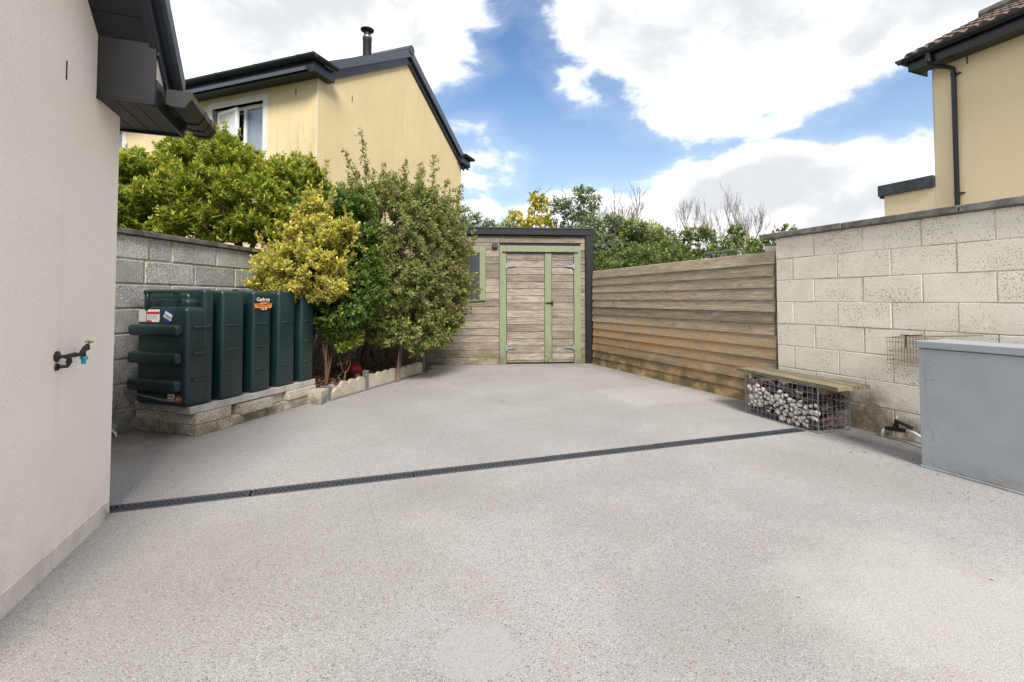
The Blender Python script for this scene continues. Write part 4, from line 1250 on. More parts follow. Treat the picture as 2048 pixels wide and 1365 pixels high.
# tiles, course by course (the ones towards the camera are out of the picture)
tl = MB()
tp_ = [(-.165, 0), (-.12, .035), (-.06, .035), (-.02, .0), (.02, .0), (.06, .035), (.12, .035), (.165, 0)]
tl.prism([(0, y_, z_) for y_, z_ in tp_] + [(0, .165, -.012), (0, -.165, -.012)], (.37, 0, .0))
tme = tl.mesh('roof_tile', MT['tile'])
pitch = math.atan(sl)
nrow = int((RX - 9.02) / math.cos(pitch) / .29)
for i in range(nrow):
    for j in range(16):
        dd = .29 * i
        link('roof_tile', tme, rh, (9.0 + dd * math.cos(pitch), SY + .055 - j * .325, rp(9.0) + dd * math.sin(pitch) + .022), (0, -pitch + .05, rnd.uniform(-.008, .008)))
rc = MB().tube([(0, .23, 0), (0, -.22, 0)], .12, 10).mesh('ridge_tile', MT['copingdk'])
for j in range(10):
    link('ridge_tile', rc, rh, (RX, SY - .0 - j * .45, RZ + .0), (rnd.uniform(-.02, .02), 0, 0))
MB().box(9.06, DX - .001, SY - 8, SY + .17, ZR, ZR + .02).build('soffit', MT['navy'], rh)
MB().box(9.045, 9.06, SY - 8, SY + .18, ZR - .01, ZR + .22).build('fascia', MT['navy'], rh)
MB().box(9.045, DX + .2, SY + .171, SY + .19, ZR - .01, ZR + .20).build('fascia', MT['navy'], rh)
prof = [(.06 * math.cos(t), .065 * math.sin(t)) for t in [math.pi + i * math.pi / 8 for i in range(9)]]
gu = MB(); gu.prism([(8.98 + a, SY - 8, 5.23 + b2) for a, b2 in prof], (0, 8.30, 0)); gu.prism([(8.92, SY + .26 + a, 5.23 + b2) for a, b2 in prof], (.55, 0, 0))
go = gu.build('gutter', MT['navy'], rh)
for j in range(5):
    MB().prism([(8.98 + a * 1.14, SY + .12 - j * .75, 5.23 + b2 * 1.14) for a, b2 in prof], (0, -.05, 0)).build('gutter_bracket', MT['navy'], go)
ys_ = SY - .30
dpo = MB().tube([(8.98, SY - .13, 5.17), (8.98, SY - .13, 5.05), (9.06, SY - .16, 4.96), (9.22, SY - .26, 4.93), (9.29, ys_, 4.90), (9.30, ys_, 4.80), (9.30, ys_, .1)], .034, 10).build('downpipe', MT['navy'], rh, smooth='auto')
for z in (4.78, 2.86):
    b = MB(); b.lathe([(.040, 0), (.040, .045)], (9.30, ys_, z), (0, 0, 1), 10); b.box(9.30, 9.345, ys_ - .085, ys_ - .03, z + .012, z + .03)
    b.build('pipe_clip', MT['navy'], dpo)
MB().lathe([(.042, 0), (.042, .10)], (8.98, SY - .13, 5.03), (0, 0, 1), 10).build('outlet', MT['navy'], dpo)
MB().box(DX - .003, DX + 3, SY + .0005, SY + .785, 0, 3.07).build('extension_wall', MT['yellow2'], rh)
for j in range(4):
    MB().box(DX - .06, DX - .004, SY + .012 + j * .283, SY + .012 + j * .283 + .279 if j < 2 else SY + .86, 3.06, 3.255, .004).build('extension_fascia', MT['felt'], rh) if j < 3 else None
MB().box(DX - .004, DX + 3.05, SY + .80, SY + .86, 3.03, 3.25).build('extension_fascia', MT['felt'], rh)
MB().box(DX - .003, DX + 3, SY + .001, SY + .80, 3.10, 3.24).build('extension_roof', MT['felt'], rh)

# ------------------------------------------------------------------ planting
def leaf_mesh(name, mat, P, D, U, L, W, c_mid, c_rim, fold=.25, shape=.45):
    """one mesh of many small folded leaves. P base, D direction, U normal, arrays (n,3); L, W (n,); colours (n,3)"""
    n = len(P)
    Sd = np.cross(D, U); Sd /= np.linalg.norm(Sd, axis=1)[:, None] + 1e-9
    U = np.cross(Sd, D)
    L = L[:, None]; W = W[:, None]
    base = P
    tip = P + D * L - U * L * .12
    mid = P + D * L * shape
    l = mid + Sd * W * .5 + U * W * fold; r = mid - Sd * W * .5 + U * W * fold
    V = np.stack([base, l, tip, r, mid], 1).reshape(-1, 3)
    i = np.arange(n)[:, None] * 5
    F = np.stack([i + np.array([[0, 4, 1]]), i + np.array([[1, 4, 2]]), i + np.array([[2, 4, 3]]), i + np.array([[3, 4, 0]])], 1).reshape(-1)
    me = bpy.data.meshes.new(name)
    me.vertices.add(n * 5); me.vertices.foreach_set('co', V.astype(np.float32).ravel())
    nf = n * 4
    me.loops.add(nf * 3); me.loops.foreach_set('vertex_index', F.astype(np.int32))
    me.polygons.add(nf); me.polygons.foreach_set('loop_start', np.arange(nf, dtype=np.int32) * 3); me.polygons.foreach_set('loop_total', np.full(nf, 3, np.int32))
    me.update(calc_edges=True)
    ca = me.color_attributes.new('col', 'FLOAT_COLOR', 'POINT')
    C = np.ones((n, 5, 4), np.float32)
    C[:, :, :3] = c_rim[:, None, :]
    C[:, 4, :3] = c_mid
    ca.data.foreach_set('color', C.ravel())
    me.materials.append(mat)
    return me

def unit(a):
    return a / (np.linalg.norm(a, axis=-1, keepdims=True) + 1e-9)

def sprigs(T, O, per, L, W, cols, rims, rg, spread=(.5, 1.15), twig=.06, fold=.25, jit=.3, tipcol=None, tipk=.0, rimk=1., shape=.45, colvar=.25):
    """leaves whorled round every twig tip. T tips, O axis directions"""
    n = len(T)
    k = np.tile(np.arange(per), n)
    T = np.repeat(T, per, 0); O = np.repeat(unit(O), per, 0)
    a = unit(np.cross(O, rg.normal(size=O.shape))); b = np.cross(O, a)
    ph = k * 2.4 + np.repeat(rg.uniform(0, 6, n), per)
    t = k / per
    sp = spread[1] + (spread[0] - spread[1]) * t + rg.normal(0, .12, len(k))
    D = unit(O * np.cos(sp)[:, None] + (a * np.cos(ph)[:, None] + b * np.sin(ph)[:, None]) * np.sin(sp)[:, None])
    P = T + O * ((t - 1) * twig)[:, None]
    U = unit(O + rg.normal(0, jit, O.shape))
    Ls = L * rg.uniform(.65, 1.15, len(k)) * (1 - .25 * t); Ws = W * rg.uniform(.75, 1.2, len(k)) * (1 - .2 * t)
    ci = np.repeat(rg.integers(0, len(cols), n), per)
    ci = np.where(rg.random(len(k)) < .3, rg.integers(0, len(cols), len(k)), ci)
    cm = np.array(cols, np.float32)[ci] * (1 + colvar * rg.normal(0, .6, (len(k), 1))).clip(.5, 1.6)
    cr = cm if rims is None else cm * (1 - rimk) + rimk * np.array(rims, np.float32)[ci % len(rims)] * (1 + colvar * rg.normal(0, .5, (len(k), 1))).clip(.5, 1.5)
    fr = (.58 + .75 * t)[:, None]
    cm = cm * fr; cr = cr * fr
    if tipcol is not None:
        m = (t > .7) & (np.repeat(rg.random(n) < tipk, per))
        cm = np.where(m[:, None], np.array(tipcol) * rg.uniform(.7, 1.2, (len(k), 1)), cm); cr = np.where(m[:, None], cm, cr)
    return P, D, U, Ls, Ws, cm, cr

def shell_tips(blobs, n, rg, lo=.72, up=.45, low_cut=None):
    """twig tips near the surface of a union of ellipsoids"""
    B = np.array([b[:6] for b in blobs], float)
    wgt = (B[:, 3] * B[:, 4] + B[:, 3] * B[:, 5] + B[:, 4] * B[:, 5]); wgt /= wgt.sum()
    T, O = [], []
    got = 0
    while got < n:
        m = n * 2
        bi = rg.choice(len(B), m, p=wgt)
        d = unit(rg.normal(size=(m, 3)))
        r = lo + (1.04 - lo) * rg.random(m) ** .6
        p = B[bi, :3] + d * B[bi, 3:] * r[:, None]
        q = np.linalg.norm((p[:, None] - B[None, :, :3]) / B[None, :, 3:], axis=2)
        q[np.arange(m), bi] = 9
        ok = q.min(1) > .78
        if low_cut is not None:
            ok &= p[:, 2] > low_cut
        o = unit(d / B[bi, 3:] * B[bi, 3:].mean(1, keepdims=True) * .8 + np.array([0, 0, up]) + rg.normal(0, .35, (m, 3)))
        T.append(p[ok]); O.append(o[ok]); got += ok.sum()
    return np.concatenate(T)[:n], np.concatenate(O)[:n]

def clump(blobs, n, rg, rad=(.12, .26)):
    """break big ellipsoids into many small ones on their surface, so that the outline is uneven"""
    T, O = shell_tips(blobs, n, rg, .7, .2)
    r = rg.uniform(rad[0], rad[1], n)
    return [(*t, a, a, a * .8) for t, a in zip(T - O * r[:, None] * .3, r)]

def spikes(blobs, n, rg, ln, per, up=.5, low=None):
    """shoots that stand proud of a crown: rows of twig tips running outward"""
    T, O = shell_tips(blobs, n, rg, .9, up, low)
    f = np.tile(np.linspace(.0, 1., per), n)
    L_ = np.repeat(rg.uniform(ln[0], ln[1], n), per)
    O2 = np.repeat(O, per, 0)
    return np.repeat(T, per, 0) + O2 * (f * L_)[:, None] + rg.normal(0, .008, (n * per, 3)), unit(O2 + rg.normal(0, .3, O2.shape))

def limbs(b, root, targets, r0, rg, n=5, sag=.15, trunk=0., wob=.05):
    root = Vector(root)
    for t in targets:
        t = Vector(t); m_ = 5
        pts = []
        for i in range(m_ + 1):
            f = i / m_
            p = root.lerp(t, f) + Vector((0, 0, sag * math.sin(f * math.pi))) + Vector(rg.normal(0, wob, 3)) * math.sin(f * math.pi)
            pts.append(p)
        b.tube(pts, [max(r0 * (1 - .86 * i / m_), .002) for i in range(m_ + 1)], n, False)

def join(parts):
    return [np.concatenate(x) for x in zip(*parts)]

rg = np.random.default_rng(5)
# --- evergreen tree behind the grey wall
ev = thing('evergreen_tree', 'bright green spreading evergreen tree behind the grey block wall', 'tree', (-3.60, 6.25, 0))
blobs = [(-.85, -.35, 2.55, .62, .5, .42), (-.45, .1, 2.9, .65, .55, .5), (-.45, .35, 3.10, .34, .4, .38), (.1, .35, 2.72, .6, .5, .40), (.55, .6, 2.70, .42, .5, .38), (-.15, -.2, 2.5, .6, .5, .34),
         (-1.15, -.55, 2.30, .35, .4, .26), (.3, .1, 2.42, .42, .4, .24), (-.65, -.5, 2.22, .4, .35, .2), (-1.35, -.3, 2.7, .3, .35, .32), (-.55, .55, 3.0, .5, .4, .45), (.75, .75, 2.45, .28, .3, .3), (-1.2, -.6, 2.15, .4, .3, .16), (-.75, -.45, 2.14, .35, .3, .14), (.45, .25, 2.25, .35, .35, .2), (-.55, .0, 3.12, .26, .3, .32), (-.2, -.3, 2.16, .4, .25, .14), (.2, -.1, 2.2, .35, .3, .16), (.62, .5, 2.85, .35, .4, .3)]
cb_ = clump(blobs, 240, rg, (.10, .22))
T, O = shell_tips(cb_, 6800, rg, .72, .9)
T2, O2 = spikes(blobs, 190, rg, (.08, .22), 4, .6, None); T = np.concatenate([T, T2]); O = np.concatenate([O, O2])
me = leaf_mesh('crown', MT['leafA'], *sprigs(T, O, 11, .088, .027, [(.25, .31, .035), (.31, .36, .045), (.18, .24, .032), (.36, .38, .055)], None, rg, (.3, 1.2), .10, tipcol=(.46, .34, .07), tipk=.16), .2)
link('crown', me, ev)
b = MB()
b.tube([(.0, 0, 0), (.02, 0, 1.2), (0, 0, 1.85), (-.05, .02, 2.12)], [.075, .065, .055, .045], 8)
b.tube([(.12, .05, 0), (.10, .04, 1.75), (.22, .1, 2.2)], [.04, .035, .025], 6)
b.build('trunk', MT['bark'], ev, smooth=True)
b = MB()
main = [(-.95, -.45, 2.35), (-1.2, -.55, 2.2), (-.6, -.45, 2.15), (-.5, 0, 2.7), (.3, .3, 2.6), (-.1, .2, 2.9), (.6, .5, 2.45), (-1.3, -.3, 2.5), (-.2, -.25, 2.4), (-.8, -.55, 2.12)]
limbs(b, (-.02, 0, 1.95), main, .035, rg, 5, .03, wob=.05)
for t in main:
    limbs(b, t, [Vector(t) + Vector(rg.normal(0, .26, 3)) + Vector((0, 0, .2)) for _ in range(9)], .012, rg, 4, 0, wob=.03)
b.build('branch', MT['bark'], ev, smooth=True)

# --- golden shrub over the tank
go_ = thing('golden_shrub', 'golden variegated shrub spilling over the far end of the oil tank', 'shrub', (-2.35, 5.62, 0))
blobs = [(-.12, .0, 1.50, .46, .36, .26), (-.08, .12, 1.90, .28, .30, .34), (-.04, .18, 2.22, .17, .22, .22), (.12, .05, 1.62, .26, .32, .36), (.30, .14, 2.02, .14, .2, .15), (-.44, .06, 1.42, .26, .30, .20), (.0, -.08, 1.32, .32, .25, .16), (-.30, .05, 1.80, .16, .22, .12), (-.52, .1, 1.68, .14, .2, .10)]
cb_ = clump(blobs, 105, rg, (.05, .15))
T, O = shell_tips(cb_, 3300, rg, .6, .6, 1.18)
T2, O2 = spikes(blobs, 200, rg, (.08, .24), 5, .6, 1.18); T = np.concatenate([T, T2]); O = np.concatenate([O, O2])
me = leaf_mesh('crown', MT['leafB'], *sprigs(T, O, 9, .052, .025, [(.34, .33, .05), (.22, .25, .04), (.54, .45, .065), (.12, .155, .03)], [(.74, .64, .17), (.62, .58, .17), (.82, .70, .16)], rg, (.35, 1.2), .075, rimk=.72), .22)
link('crown', me, go_)
b = MB()
limbs(b, (.0, .42, .08), [(-.2, .1, 1.5), (0, .1, 1.9), (.2, .1, 1.6), (.3, .15, 1.9), (-.1, .2, 2.1)], .012, rg, 5, 0)
b.build('stem', MT['twig'], go_, smooth=True)

# --- dark green shrub between the golden and the flowering ones
dk = thing('green_shrub', 'deep green leafy shrub between the golden and the flowering shrubs', 'shrub', (-2.25, 6.35, 0))
blobs = [(.0, .0, 1.95, .42, .35, .45), (.05, -.15, 1.45, .42, .36, .45), (-.05, -.35, 1.05, .3, .25, .28), (.25, -.3, 1.3, .3, .3, .4), (.12, -.55, 1.12, .3, .2, .3), (-.1, -.5, 1.2, .3, .2, .25), (-.15, -.1, 2.35, .4, .35, .28), (.2, -.1, 1.15, .3, .3, .28), (-.25, .0, 1.2, .3, .3, .35)]
cb_ = clump(blobs, 150, rg, (.10, .2))
T, O = shell_tips(cb_, 3000, rg, .7, .35, .68)
T2, O2 = spikes(blobs, 120, rg, (.08, .2), 4, .6, .68); T = np.concatenate([T, T2]); O = np.concatenate([O, O2])
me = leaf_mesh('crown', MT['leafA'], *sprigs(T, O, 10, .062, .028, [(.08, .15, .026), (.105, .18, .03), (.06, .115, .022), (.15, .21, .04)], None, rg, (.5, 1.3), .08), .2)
link('crown', me, dk)
b = MB()
for i in range(50):
    t_, o_ = rg.uniform(.1, 1.3), rg.uniform(.5, 1.1)
    q_ = Vector(ept(t_, o_, .1)) - Vector((-2.25, 6.35, 0))
    limbs(b, q_, [(q_.x * .8 + rg.normal(0, .12), q_.y * .6 + rg.normal(0, .1), rg.uniform(.9, 1.7))], rg.uniform(.004, .010), rg, 4, 0, wob=.06)
b.build('stem', MT['twig'], dk, smooth=True)

# --- small bright shrub low beside the tank
sm = thing('low_shrub', 'small bright yellow-green shrub low beside the oil tank', 'shrub', (-2.12, 5.98, 0))
blobs = [(0, -.02, .82, .19, .16, .14), (.12, 0, .72, .15, .14, .13), (-.13, .0, .76, .14, .12, .12), (.02, -.05, .62, .12, .1, .1)]
T, O = shell_tips(blobs, 330, rg, .3, .5)
me = leaf_mesh('crown', MT['leafC'], *sprigs(T, O, 8, .05, .024, [(.24, .32, .05), (.32, .38, .06), (.17, .26, .04), (.42, .40, .06)], None, rg, (.5, 1.3), .05), .2)
link('crown', me, sm)
b = MB()
limbs(b, (0, .05, .1), [(0, 0, .7), (.1, 0, .65), (-.1, .03, .7), (.05, .02, .75)], .007, rg, 4, 0)
b.build('stem', MT['twig'], sm, smooth=True)

# --- big variegated flowering shrub in front of the shed
wg = thing('flowering_shrub', 'large variegated shrub with pale leaf edges and small pink flowers before the shed', 'shrub', (-1.78, 7.1, 0))
blobs = [(.0, .0, 2.25, .74, .5, .60), (-.38, -.15, 2.0, .4, .35, .5), (.45, .2, 1.85, .6, .45, .6), (.55, .2, 1.35, .52, .45, .52), (.1, -.2, 1.55, .6, .45, .6), (-.4, 0, 2.55, .4, .4, .4), (.35, .1, 2.55, .42, .4, .42), (.62, .3, 2.1, .35, .4, .45),
         (.2, -.15, .95, .45, .38, .32), (-.15, -.25, 1.2, .35, .3, .4), (.66, .15, .98, .36, .3, .32), (.70, .2, 1.45, .32, .35, .5), (.70, .25, 1.9, .28, .3, .4), (.45, -.2, .72, .3, .25, .2), (.6, -.1, .62, .22, .2, .15), (.05, -.3, .8, .3, .25, .22)]
cb_ = clump(blobs, 300, rg, (.08, .19))
T, O = shell_tips(cb_, 6600, rg, .55, .4, .42)
T2, O2 = spikes(blobs, 420, rg, (.10, .38), 7, .7, .5); T = np.concatenate([T, T2]); O = np.concatenate([O, O2])
cols = [(.10, .15, .034), (.13, .185, .04), (.075, .12, .03), (.19, .225, .05), (.15, .125, .05)]
rims = [(.42, .45, .15), (.33, .39, .12), (.50, .50, .20), (.23, .30, .08)]
A = sprigs(T, O, 8, .068, .028, cols, rims, rg, (.5, 1.3), .10, rimk=.65)
# upright shoots that break the outline
Ts, Os, sticks = [], [], MB()
for (x, y, z, dx_, dz_, n_) in ((-.42, .0, 2.7, -.06, 1.05, 30), (-.50, .05, 2.7, -.25, .78, 24), (-.3, 0, 2.75, -.1, .5, 12), (.1, .0, 2.75, .1, .55, 18), (.3, .1, 2.75, .12, .48, 16), (.5, .1, 2.65, .12, .75, 24), (.62, .15, 2.5, .2, .55, 18), (.0, .1, 2.7, -.02, .42, 12),
                                (.85, .2, 2.35, .16, .5, 14), (.88, .2, 2.1, .2, .40, 14), (.85, .2, 1.75, .25, .25, 12), (-.62, .0, 2.5, -.15, .45, 12), (-.15, .0, 2.75, .0, .5, 14), (.92, .2, 1.4, .2, .2, 10), (.78, .2, 2.5, .25, .5, 14), (.2, -.3, .75, .1, -.18, 8), (.5, -.1, .8, .15, -.1, 8)):
    pth = [Vector((x + dx_ * f + .02 * math.sin(5 * f), y, z + dz_ * f)) for f in (0, .25, .5, .75, 1)]
    sticks.tube([(x * .7, y, z - .6)] + pth, [.009, .007, .006, .005, .004, .002], 4, False)
    n_ = int(n_ * 1.9)
    for i in range(n_):
        f = i / (n_ - 1)
        p = np.array([x + dx_ * f + .02 * math.sin(5 * f), y, z + dz_ * f])
        Ts.append(p + rg.normal(0, .045 * (1 - .6 * f), 3)); Os.append(np.array([dx_ * .5, 0, dz_]) * .9 + rg.normal(0, .35, 3))
for k_ in range(150):
    a_ = rg.uniform(-2.6, .7) if k_ < 110 else rg.uniform(-.5, .6)         # towards the yard and the shed
    ox, oy = math.cos(a_), math.sin(a_)
    z0 = rg.uniform(.75, 2.75)
    r0 = (.45 if z0 > 1 else .3) * rg.uniform(.7, 1.1)
    cx = .28 if z0 < 2.2 else .1
    ln, rise = rg.uniform(.25, .55), rg.uniform(.0, .25)
    m_ = int(8 + ln * 14)
    pth = []
    for i in range(m_):
        f = i / (m_ - 1)
        p = np.array([cx + ox * (r0 + ln * f), oy * (r0 + ln * f * .8), z0 + rise * f * 1.6 - (rise + .22) * f * f])
        pth.append(Vector(p))
        Ts.append(p + rg.normal(0, .018, 3)); Os.append(np.array([ox, oy, .7 - 1.1 * f]) + rg.normal(0, .35, 3))
    sticks.tube(pth[::3] + [pth[-1]], .0035, 3, False)
A2 = sprigs(np.array(Ts), np.array(Os), 6, .058, .021, [(.16, .20, .045), (.21, .23, .055), (.11, .115, .05)], [(.40, .40, .13), (.32, .34, .1), (.2, .15, .07)], rg, (.4, 1.2), .06, rimk=.6)
link('crown', leaf_mesh('crown', MT['leafB'], *join([A, A2]), .2), wg)
def rootpt(t0, t1, o0=.22, o1=.95):
    t, o_ = rg.uniform(t0, t1), rg.uniform(o0, o1)
    if t < 1.2 and o_ < .5: o_ += .4
    return Vector(ept(t, o_, .1))
for i in range(80):
    q_ = rootpt(1.0, 2.35) - Vector((-1.78, 7.1, 0))
    limbs(sticks, q_, [(q_.x * .8 + .25 + rg.normal(0, .2), q_.y * .8 + rg.normal(0, .15), rg.uniform(.9, 1.9))], rg.uniform(.004, .011), rg, 4, 0, wob=.07)
for i in range(260):                                        # thin dead twigs low down
    q_ = rootpt(.3, 2.3, .3, 1.0) - Vector((-1.78, 7.1, 0)); x, y, z = q_.x, q_.y, rg.uniform(.12, .7)
    limbs(sticks, (x, y, z), [(x + rg.normal(0, .16), y + rg.normal(0, .12), z + rg.uniform(-.1, .35))], .004, rg, 3, .04, wob=.03)
sticks.build('stem', MT['twig'], wg, smooth=True)
sel = rg.choice(len(T), 900, replace=False)
sel = [i for i in sel if T[i][2] > 1.2 and O[i][1] < .2][:85]
fp, fo_ = T[sel] + unit(O[sel]) * .06, O[sel]
me = leaf_mesh('flower', MT['petal'], *sprigs(np.repeat(fp, 2, 0) + rg.normal(0, .012, (len(fp) * 2, 3)), np.repeat(fo_, 2, 0), 5, .024, .019, [(.62, .30, .36), (.66, .48, .46), (.55, .12, .22)], None, rg, (.5, .9), .01), .3)
fl_ = link('flower', me, wg); tag(fl_, 'small pink and white flowers', kind='stuff')

# --- trees and bushes beyond the shed and fence
def bush(name, label, cat, base, blobs, nt, per, L, W, cols, nclump, rad, mat='leafC', stem=True, group=None, tip=None, lo=.6, up=.4):
    t = thing(name, label, cat, (base[0], base[1], 0), 0, group)
    cb_ = clump(blobs, nclump, rg, rad)
    T, O = shell_tips(cb_, nt, rg, lo, up)
    link('crown', leaf_mesh('crown', MT[mat], *sprigs(T, O, per, L, W, cols, None, rg, (.5, 1.3), L * 1.2, tipcol=tip, tipk=.4 if tip else 0), .2), t)
    b = MB()
    cz = sum(q[2] for q in blobs) / len(blobs)
    b.tube([(0, 0, 0), (.05, 0, cz * .55), (0, 0, cz)], [.09, .06, .03], 6)
    limbs(b, (0, 0, cz * .5), [q[:3] for q in blobs], .035, rg, 4, 0, wob=.08)
    for q in blobs:
        limbs(b, q[:3], [Vector(q[:3]) + Vector(rg.normal(0, .7, 3) * np.array(q[3:6])) for _ in range(6)], .014, rg, 3, 0)
    b.build('trunk', MT['bark'], t, smooth=True)
    return t

GY = [(.19, .25, .13), (.25, .31, .18), (.31, .36, .24), (.14, .19, .10)]
YL = [(.60, .50, .045), (.68, .57, .055), (.48, .45, .05), (.30, .33, .06)]
LM = [(.36, .42, .03), (.44, .46, .035), (.26, .34, .03), (.52, .48, .04)]
OL = [(.16, .19, .055), (.20, .23, .075), (.12, .15, .045), (.26, .27, .11)]
IV = [(.13, .185, .045), (.17, .23, .055), (.10, .145, .04), (.25, .28, .09)]
G_ = 'trees beyond the shed and fence'
bush('small_tree', 'thin dark leafed tree peeping over the shed roof beside the yellow house', 'tree', (-.55, 12.0), [(-.35, 0, 3.0, .4, .4, .35), (.15, 0, 2.85, .5, .4, .35), (-.7, 0, 3.25, .25, .3, .3)], 480, 7, .10, .045, GY, 40, (.14, .3), group=G_)
bush('yellow_tree', 'golden yellow leafed tree above the shed roof', 'tree', (.45, 12.6), [(0, 0, 3.3, .62, .4, .40), (.28, 0, 3.7, .30, .3, .42), (.2, 0, 4.05, .12, .15, .28), (-.42, 0, 3.15, .34, .3, .28), (.5, 0, 3.3, .3, .3, .35)], 560, 8, .085, .04, YL, 50, (.08, .26), group=G_, lo=.3)
bush('fruit_tree', 'tall grey-green broad leafed tree right of the yellow tree', 'tree', (1.65, 12.2), [(0, 0, 3.3, .5, .45, .55), (.12, 0, 3.85, .42, .4, .42), (-.25, 0, 3.75, .3, .3, .3), (.85, 0, 2.9, .5, .45, .45), (1.0, 0, 2.5, .4, .4, .45), (.5, 0, 2.6, .5, .4, .4), (-.35, 0, 3.2, .3, .3, .3)], 950, 8, .095, .045, GY, 60, (.10, .30), group=G_, lo=.25)
bush('leafy_tree', 'grey-green leafy tree just right of the shed corner behind the fence', 'tree', (2.35, 11.4), [(0, 0, 2.75, .45, .4, .4), (-.3, 0, 2.4, .4, .4, .4), (.2, 0, 2.2, .5, .4, .4), (.2, 0, 3.05, .3, .3, .3), (.6, 0, 2.7, .4, .4, .4), (-.5, 0, 2.8, .35, .3, .4)], 1300, 8, .085, .042, GY, 80, (.1, .24), group=G_, lo=.4)
bush('lime_bush', 'bright lime yellow bush behind the wooden fence', 'bush', (3.1, 12.0), [(0, 0, 2.72, .55, .5, .42), (.25, 0, 2.85, .42, .4, .36), (-.3, 0, 2.45, .5, .45, .38), (0, 0, 2.1, .7, .5, .4), (.4, 0, 2.45, .4, .4, .35)], 2000, 9, .07, .03, LM, 110, (.12, .26), up=.9)
bush('olive_bush', 'olive green feathery bush right of the lime bush', 'bush', (3.45, 11.2), [(0, 0, 2.42, .55, .5, .4), (.45, 0, 2.15, .45, .45, .42), (-.35, 0, 2.1, .5, .5, .4), (.25, 0, 1.9, .8, .5, .4), (.15, .1, 2.62, .25, .25, .22), (.75, 0, 2.1, .35, .4, .3)], 2200, 9, .075, .026, OL, 120, (.12, .26), up=.8)
hg = thing('ivy_hedge', 'dark green mixed hedge running just behind the wooden fence', 'hedge', (0, 0, -.14), 0)
hb = []
for k_ in range(22):
    f = k_ / 21
    s_ = 9.6 - f * 5.0
    d_ = 5.6 + rg.uniform(-.1, .15)
    hgt = 2.26 + .10 * math.sin(k_ * 1.9) + (.16 if k_ in (15, 16) else 0) - (.16 if f > .86 else 0)
    hb.append((d_ * math.cos(TH) - s_ * math.sin(TH), d_ * math.sin(TH) + s_ * math.cos(TH), hgt - .35, .45, .42, .45))
    hb.append((d_ * math.cos(TH) - s_ * math.sin(TH), d_ * math.sin(TH) + s_ * math.cos(TH), hgt - .95, .45, .42, .5))
T, O = shell_tips(clump(hb, 420, rg, (.10, .22)), 6500, rg, .6, .4)
link('crown', leaf_mesh('crown', MT['leafA'], *sprigs(T, O, 9, .062, .032, IV, None, rg, (.5, 1.3), .08), .2), hg)
b = MB()
for q in hb[1::2]:
    limbs(b, (q[0], q[1], 0), [(q[0] + .1, q[1], 1.5), (q[0] - .2, q[1], 1.4)], .03, rg, 4, 0)
b.build('trunk', MT['bark'], hg, smooth=True)

def bare_tree(label, x, y, h, spread, seed, lean=0., r0=.05, nst=1):
    t = thing('bare_tree', label, 'tree', (x, y, -.14), 0, 'bare trees beyond the fence')
    q = random.Random(seed)
    b = MB(); c = MB()
    def grow(p, d, L, r, lvl, mb):
        pts = [p]
        for i in range(4):
            d = (d + Vector((q.gauss(0, .10), q.gauss(0, .10), q.gauss(.10, .06)))).normalized()
            pts.append(pts[-1] + d * L / 4)
        mb.tube(pts, [r * (1 - .12 * i) for i in range(5)], 5 if lvl < 2 else 3, False)
        if lvl >= 5 or r < .003: return
        for k_ in range(3 if q.random() < .6 else 4):
            a = pts[q.choice((2, 3, 4, 4))]
            nd = (d + Vector((q.gauss(0, spread), q.gauss(0, spread), q.gauss(.3, .2)))).normalized()
            grow(a, nd, L * q.uniform(.5, .72), r * .62, lvl + 1, c)
    for k_ in range(nst):
        grow(Vector((k_ * .3 - .15 * (nst - 1), 0, 0)), Vector((lean + q.gauss(0, .12) * nst, 0, 1)), h * .45, r0, 0, b)
    b.build('trunk', MT['bare'], t, smooth=True); c.build('branch', MT['bare'], t, smooth=True)
    return t
bare_tree('tallest bare tree standing behind the lime bush', 3.5, 15.0, 5.3, .33, 4, 0, .06)
bare_tree('slim bare sapling between the grey-green tree and the tall bare tree', 2.65, 15.5, 4.9, .28, 9, .0, .04)
bare_tree('slender bare tree leaning left behind the olive bush', 5.9, 15.2, 4.6, .32, 12, -.1, .04)
bare_tree('bare many stemmed tree behind the hedge left of the cream wall', 6.7, 15.0, 4.4, .34, 21, .02, .042, 2)
bare_tree('bare tree nearest the cream wall coping', 7.6, 15.4, 4.4, .34, 33, .06, .04)

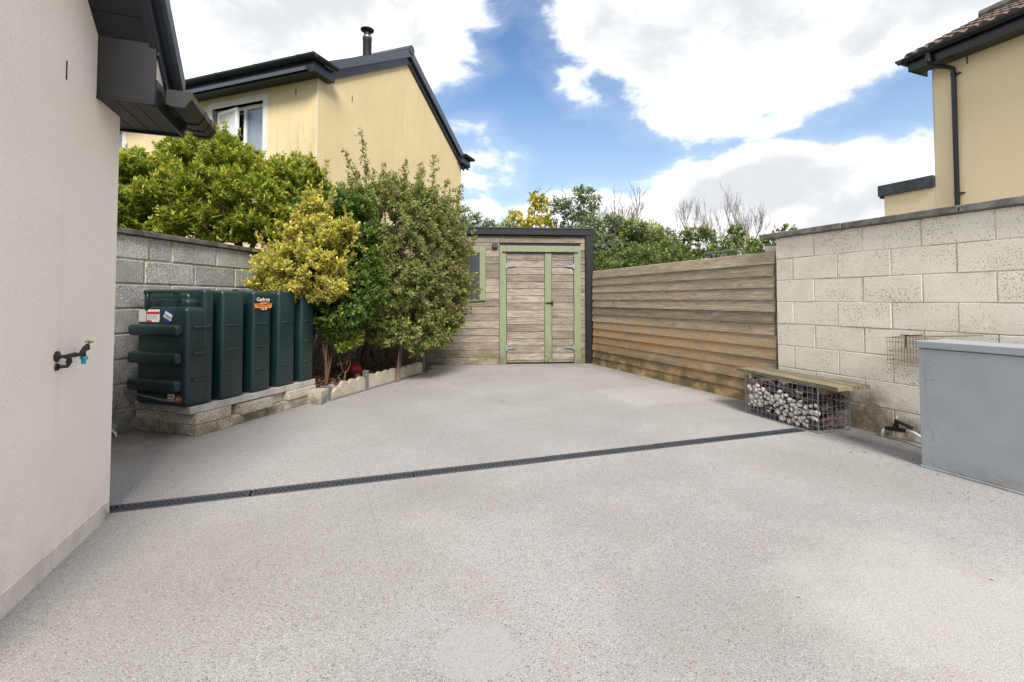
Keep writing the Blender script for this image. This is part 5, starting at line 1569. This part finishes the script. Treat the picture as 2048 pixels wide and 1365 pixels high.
tbar = thing('metal_bar', 'grey metal tee bar sticking up behind the wooden fence', 'bar', (0, 0, 0), TH)
MB().box(4.93, 4.96, 4.62, 5.28, 1.83, 1.855, .003).build('cross_bar', MT['steel'], tbar)
MB().box(4.93, 4.96, 4.93, 4.96, 0, 1.829).build('upright', MT['steel'], tbar)

# ------------------------------------------------------------------ dead leaves
def litter(name, pts, label, size, cols):
    P = np.array(pts, float); n = len(P)
    D = unit(np.stack([rg.normal(size=n), rg.normal(size=n), rg.normal(0, .25, n)], 1)); U = unit(np.stack([rg.normal(0, .4, n), rg.normal(0, .4, n), np.ones(n)], 1))
    cm = np.array(cols)[rg.integers(0, len(cols), n)] * rg.uniform(.6, 1.3, (n, 1))
    me = leaf_mesh(name, MT['litter'], P, D, U, size * rg.uniform(.6, 1.3, n), size * .5 * rg.uniform(.6, 1.2, n), cm, cm * .8, .15)
    return tag(link(name, me), label, kind='stuff')
DC = [(.24, .135, .075), (.32, .19, .11), (.16, .09, .055), (.40, .28, .18), (.08, .05, .035)]
pts = []
for k_ in range(2600):
    t, o_ = rg.uniform(-.1, 2.3), rg.uniform(.05, 1.1)
    pts.append(ept(t, o_, .075 + .09 * min(1, o_ / .5) + rg.uniform(0, .02)))
litter('mulch_leaves', pts, 'brown dead leaves covering the planting bed', .045, DC)
pts = []
def around(cx, cy, sx, sy, n):
    for _ in range(n):
        pts.append((cx + rg.normal(0, sx), cy + rg.normal(0, sy), rg.uniform(.003, .008)))
around(-.4, 8.3, .9, .3, 70); around(.9, 8.2, .5, .4, 36); around(-1.25, 6.9, .22, .5, 60); around(-1.0, 7.7, .3, .3, 40); around(2.75, 3.3, .12, .35, 22); around(2.9, 3.9, .15, .25, 10); around(1.9, 7.2, .3, .6, 10); around(-3.15, 4.25, .14, .08, 30); around(0, 4.2, 1.6, 1.6, 14); around(2.3, 4.7, .15, .4, 8)
pts = [p for p in pts if p[0] * math.cos(TH) + p[1] * math.sin(TH) < 4.5 and p[1] < 8.72]
litter('leaf_litter', pts, 'scattered dry leaves on the yard', .024, DC + [(.42, .16, .03)])
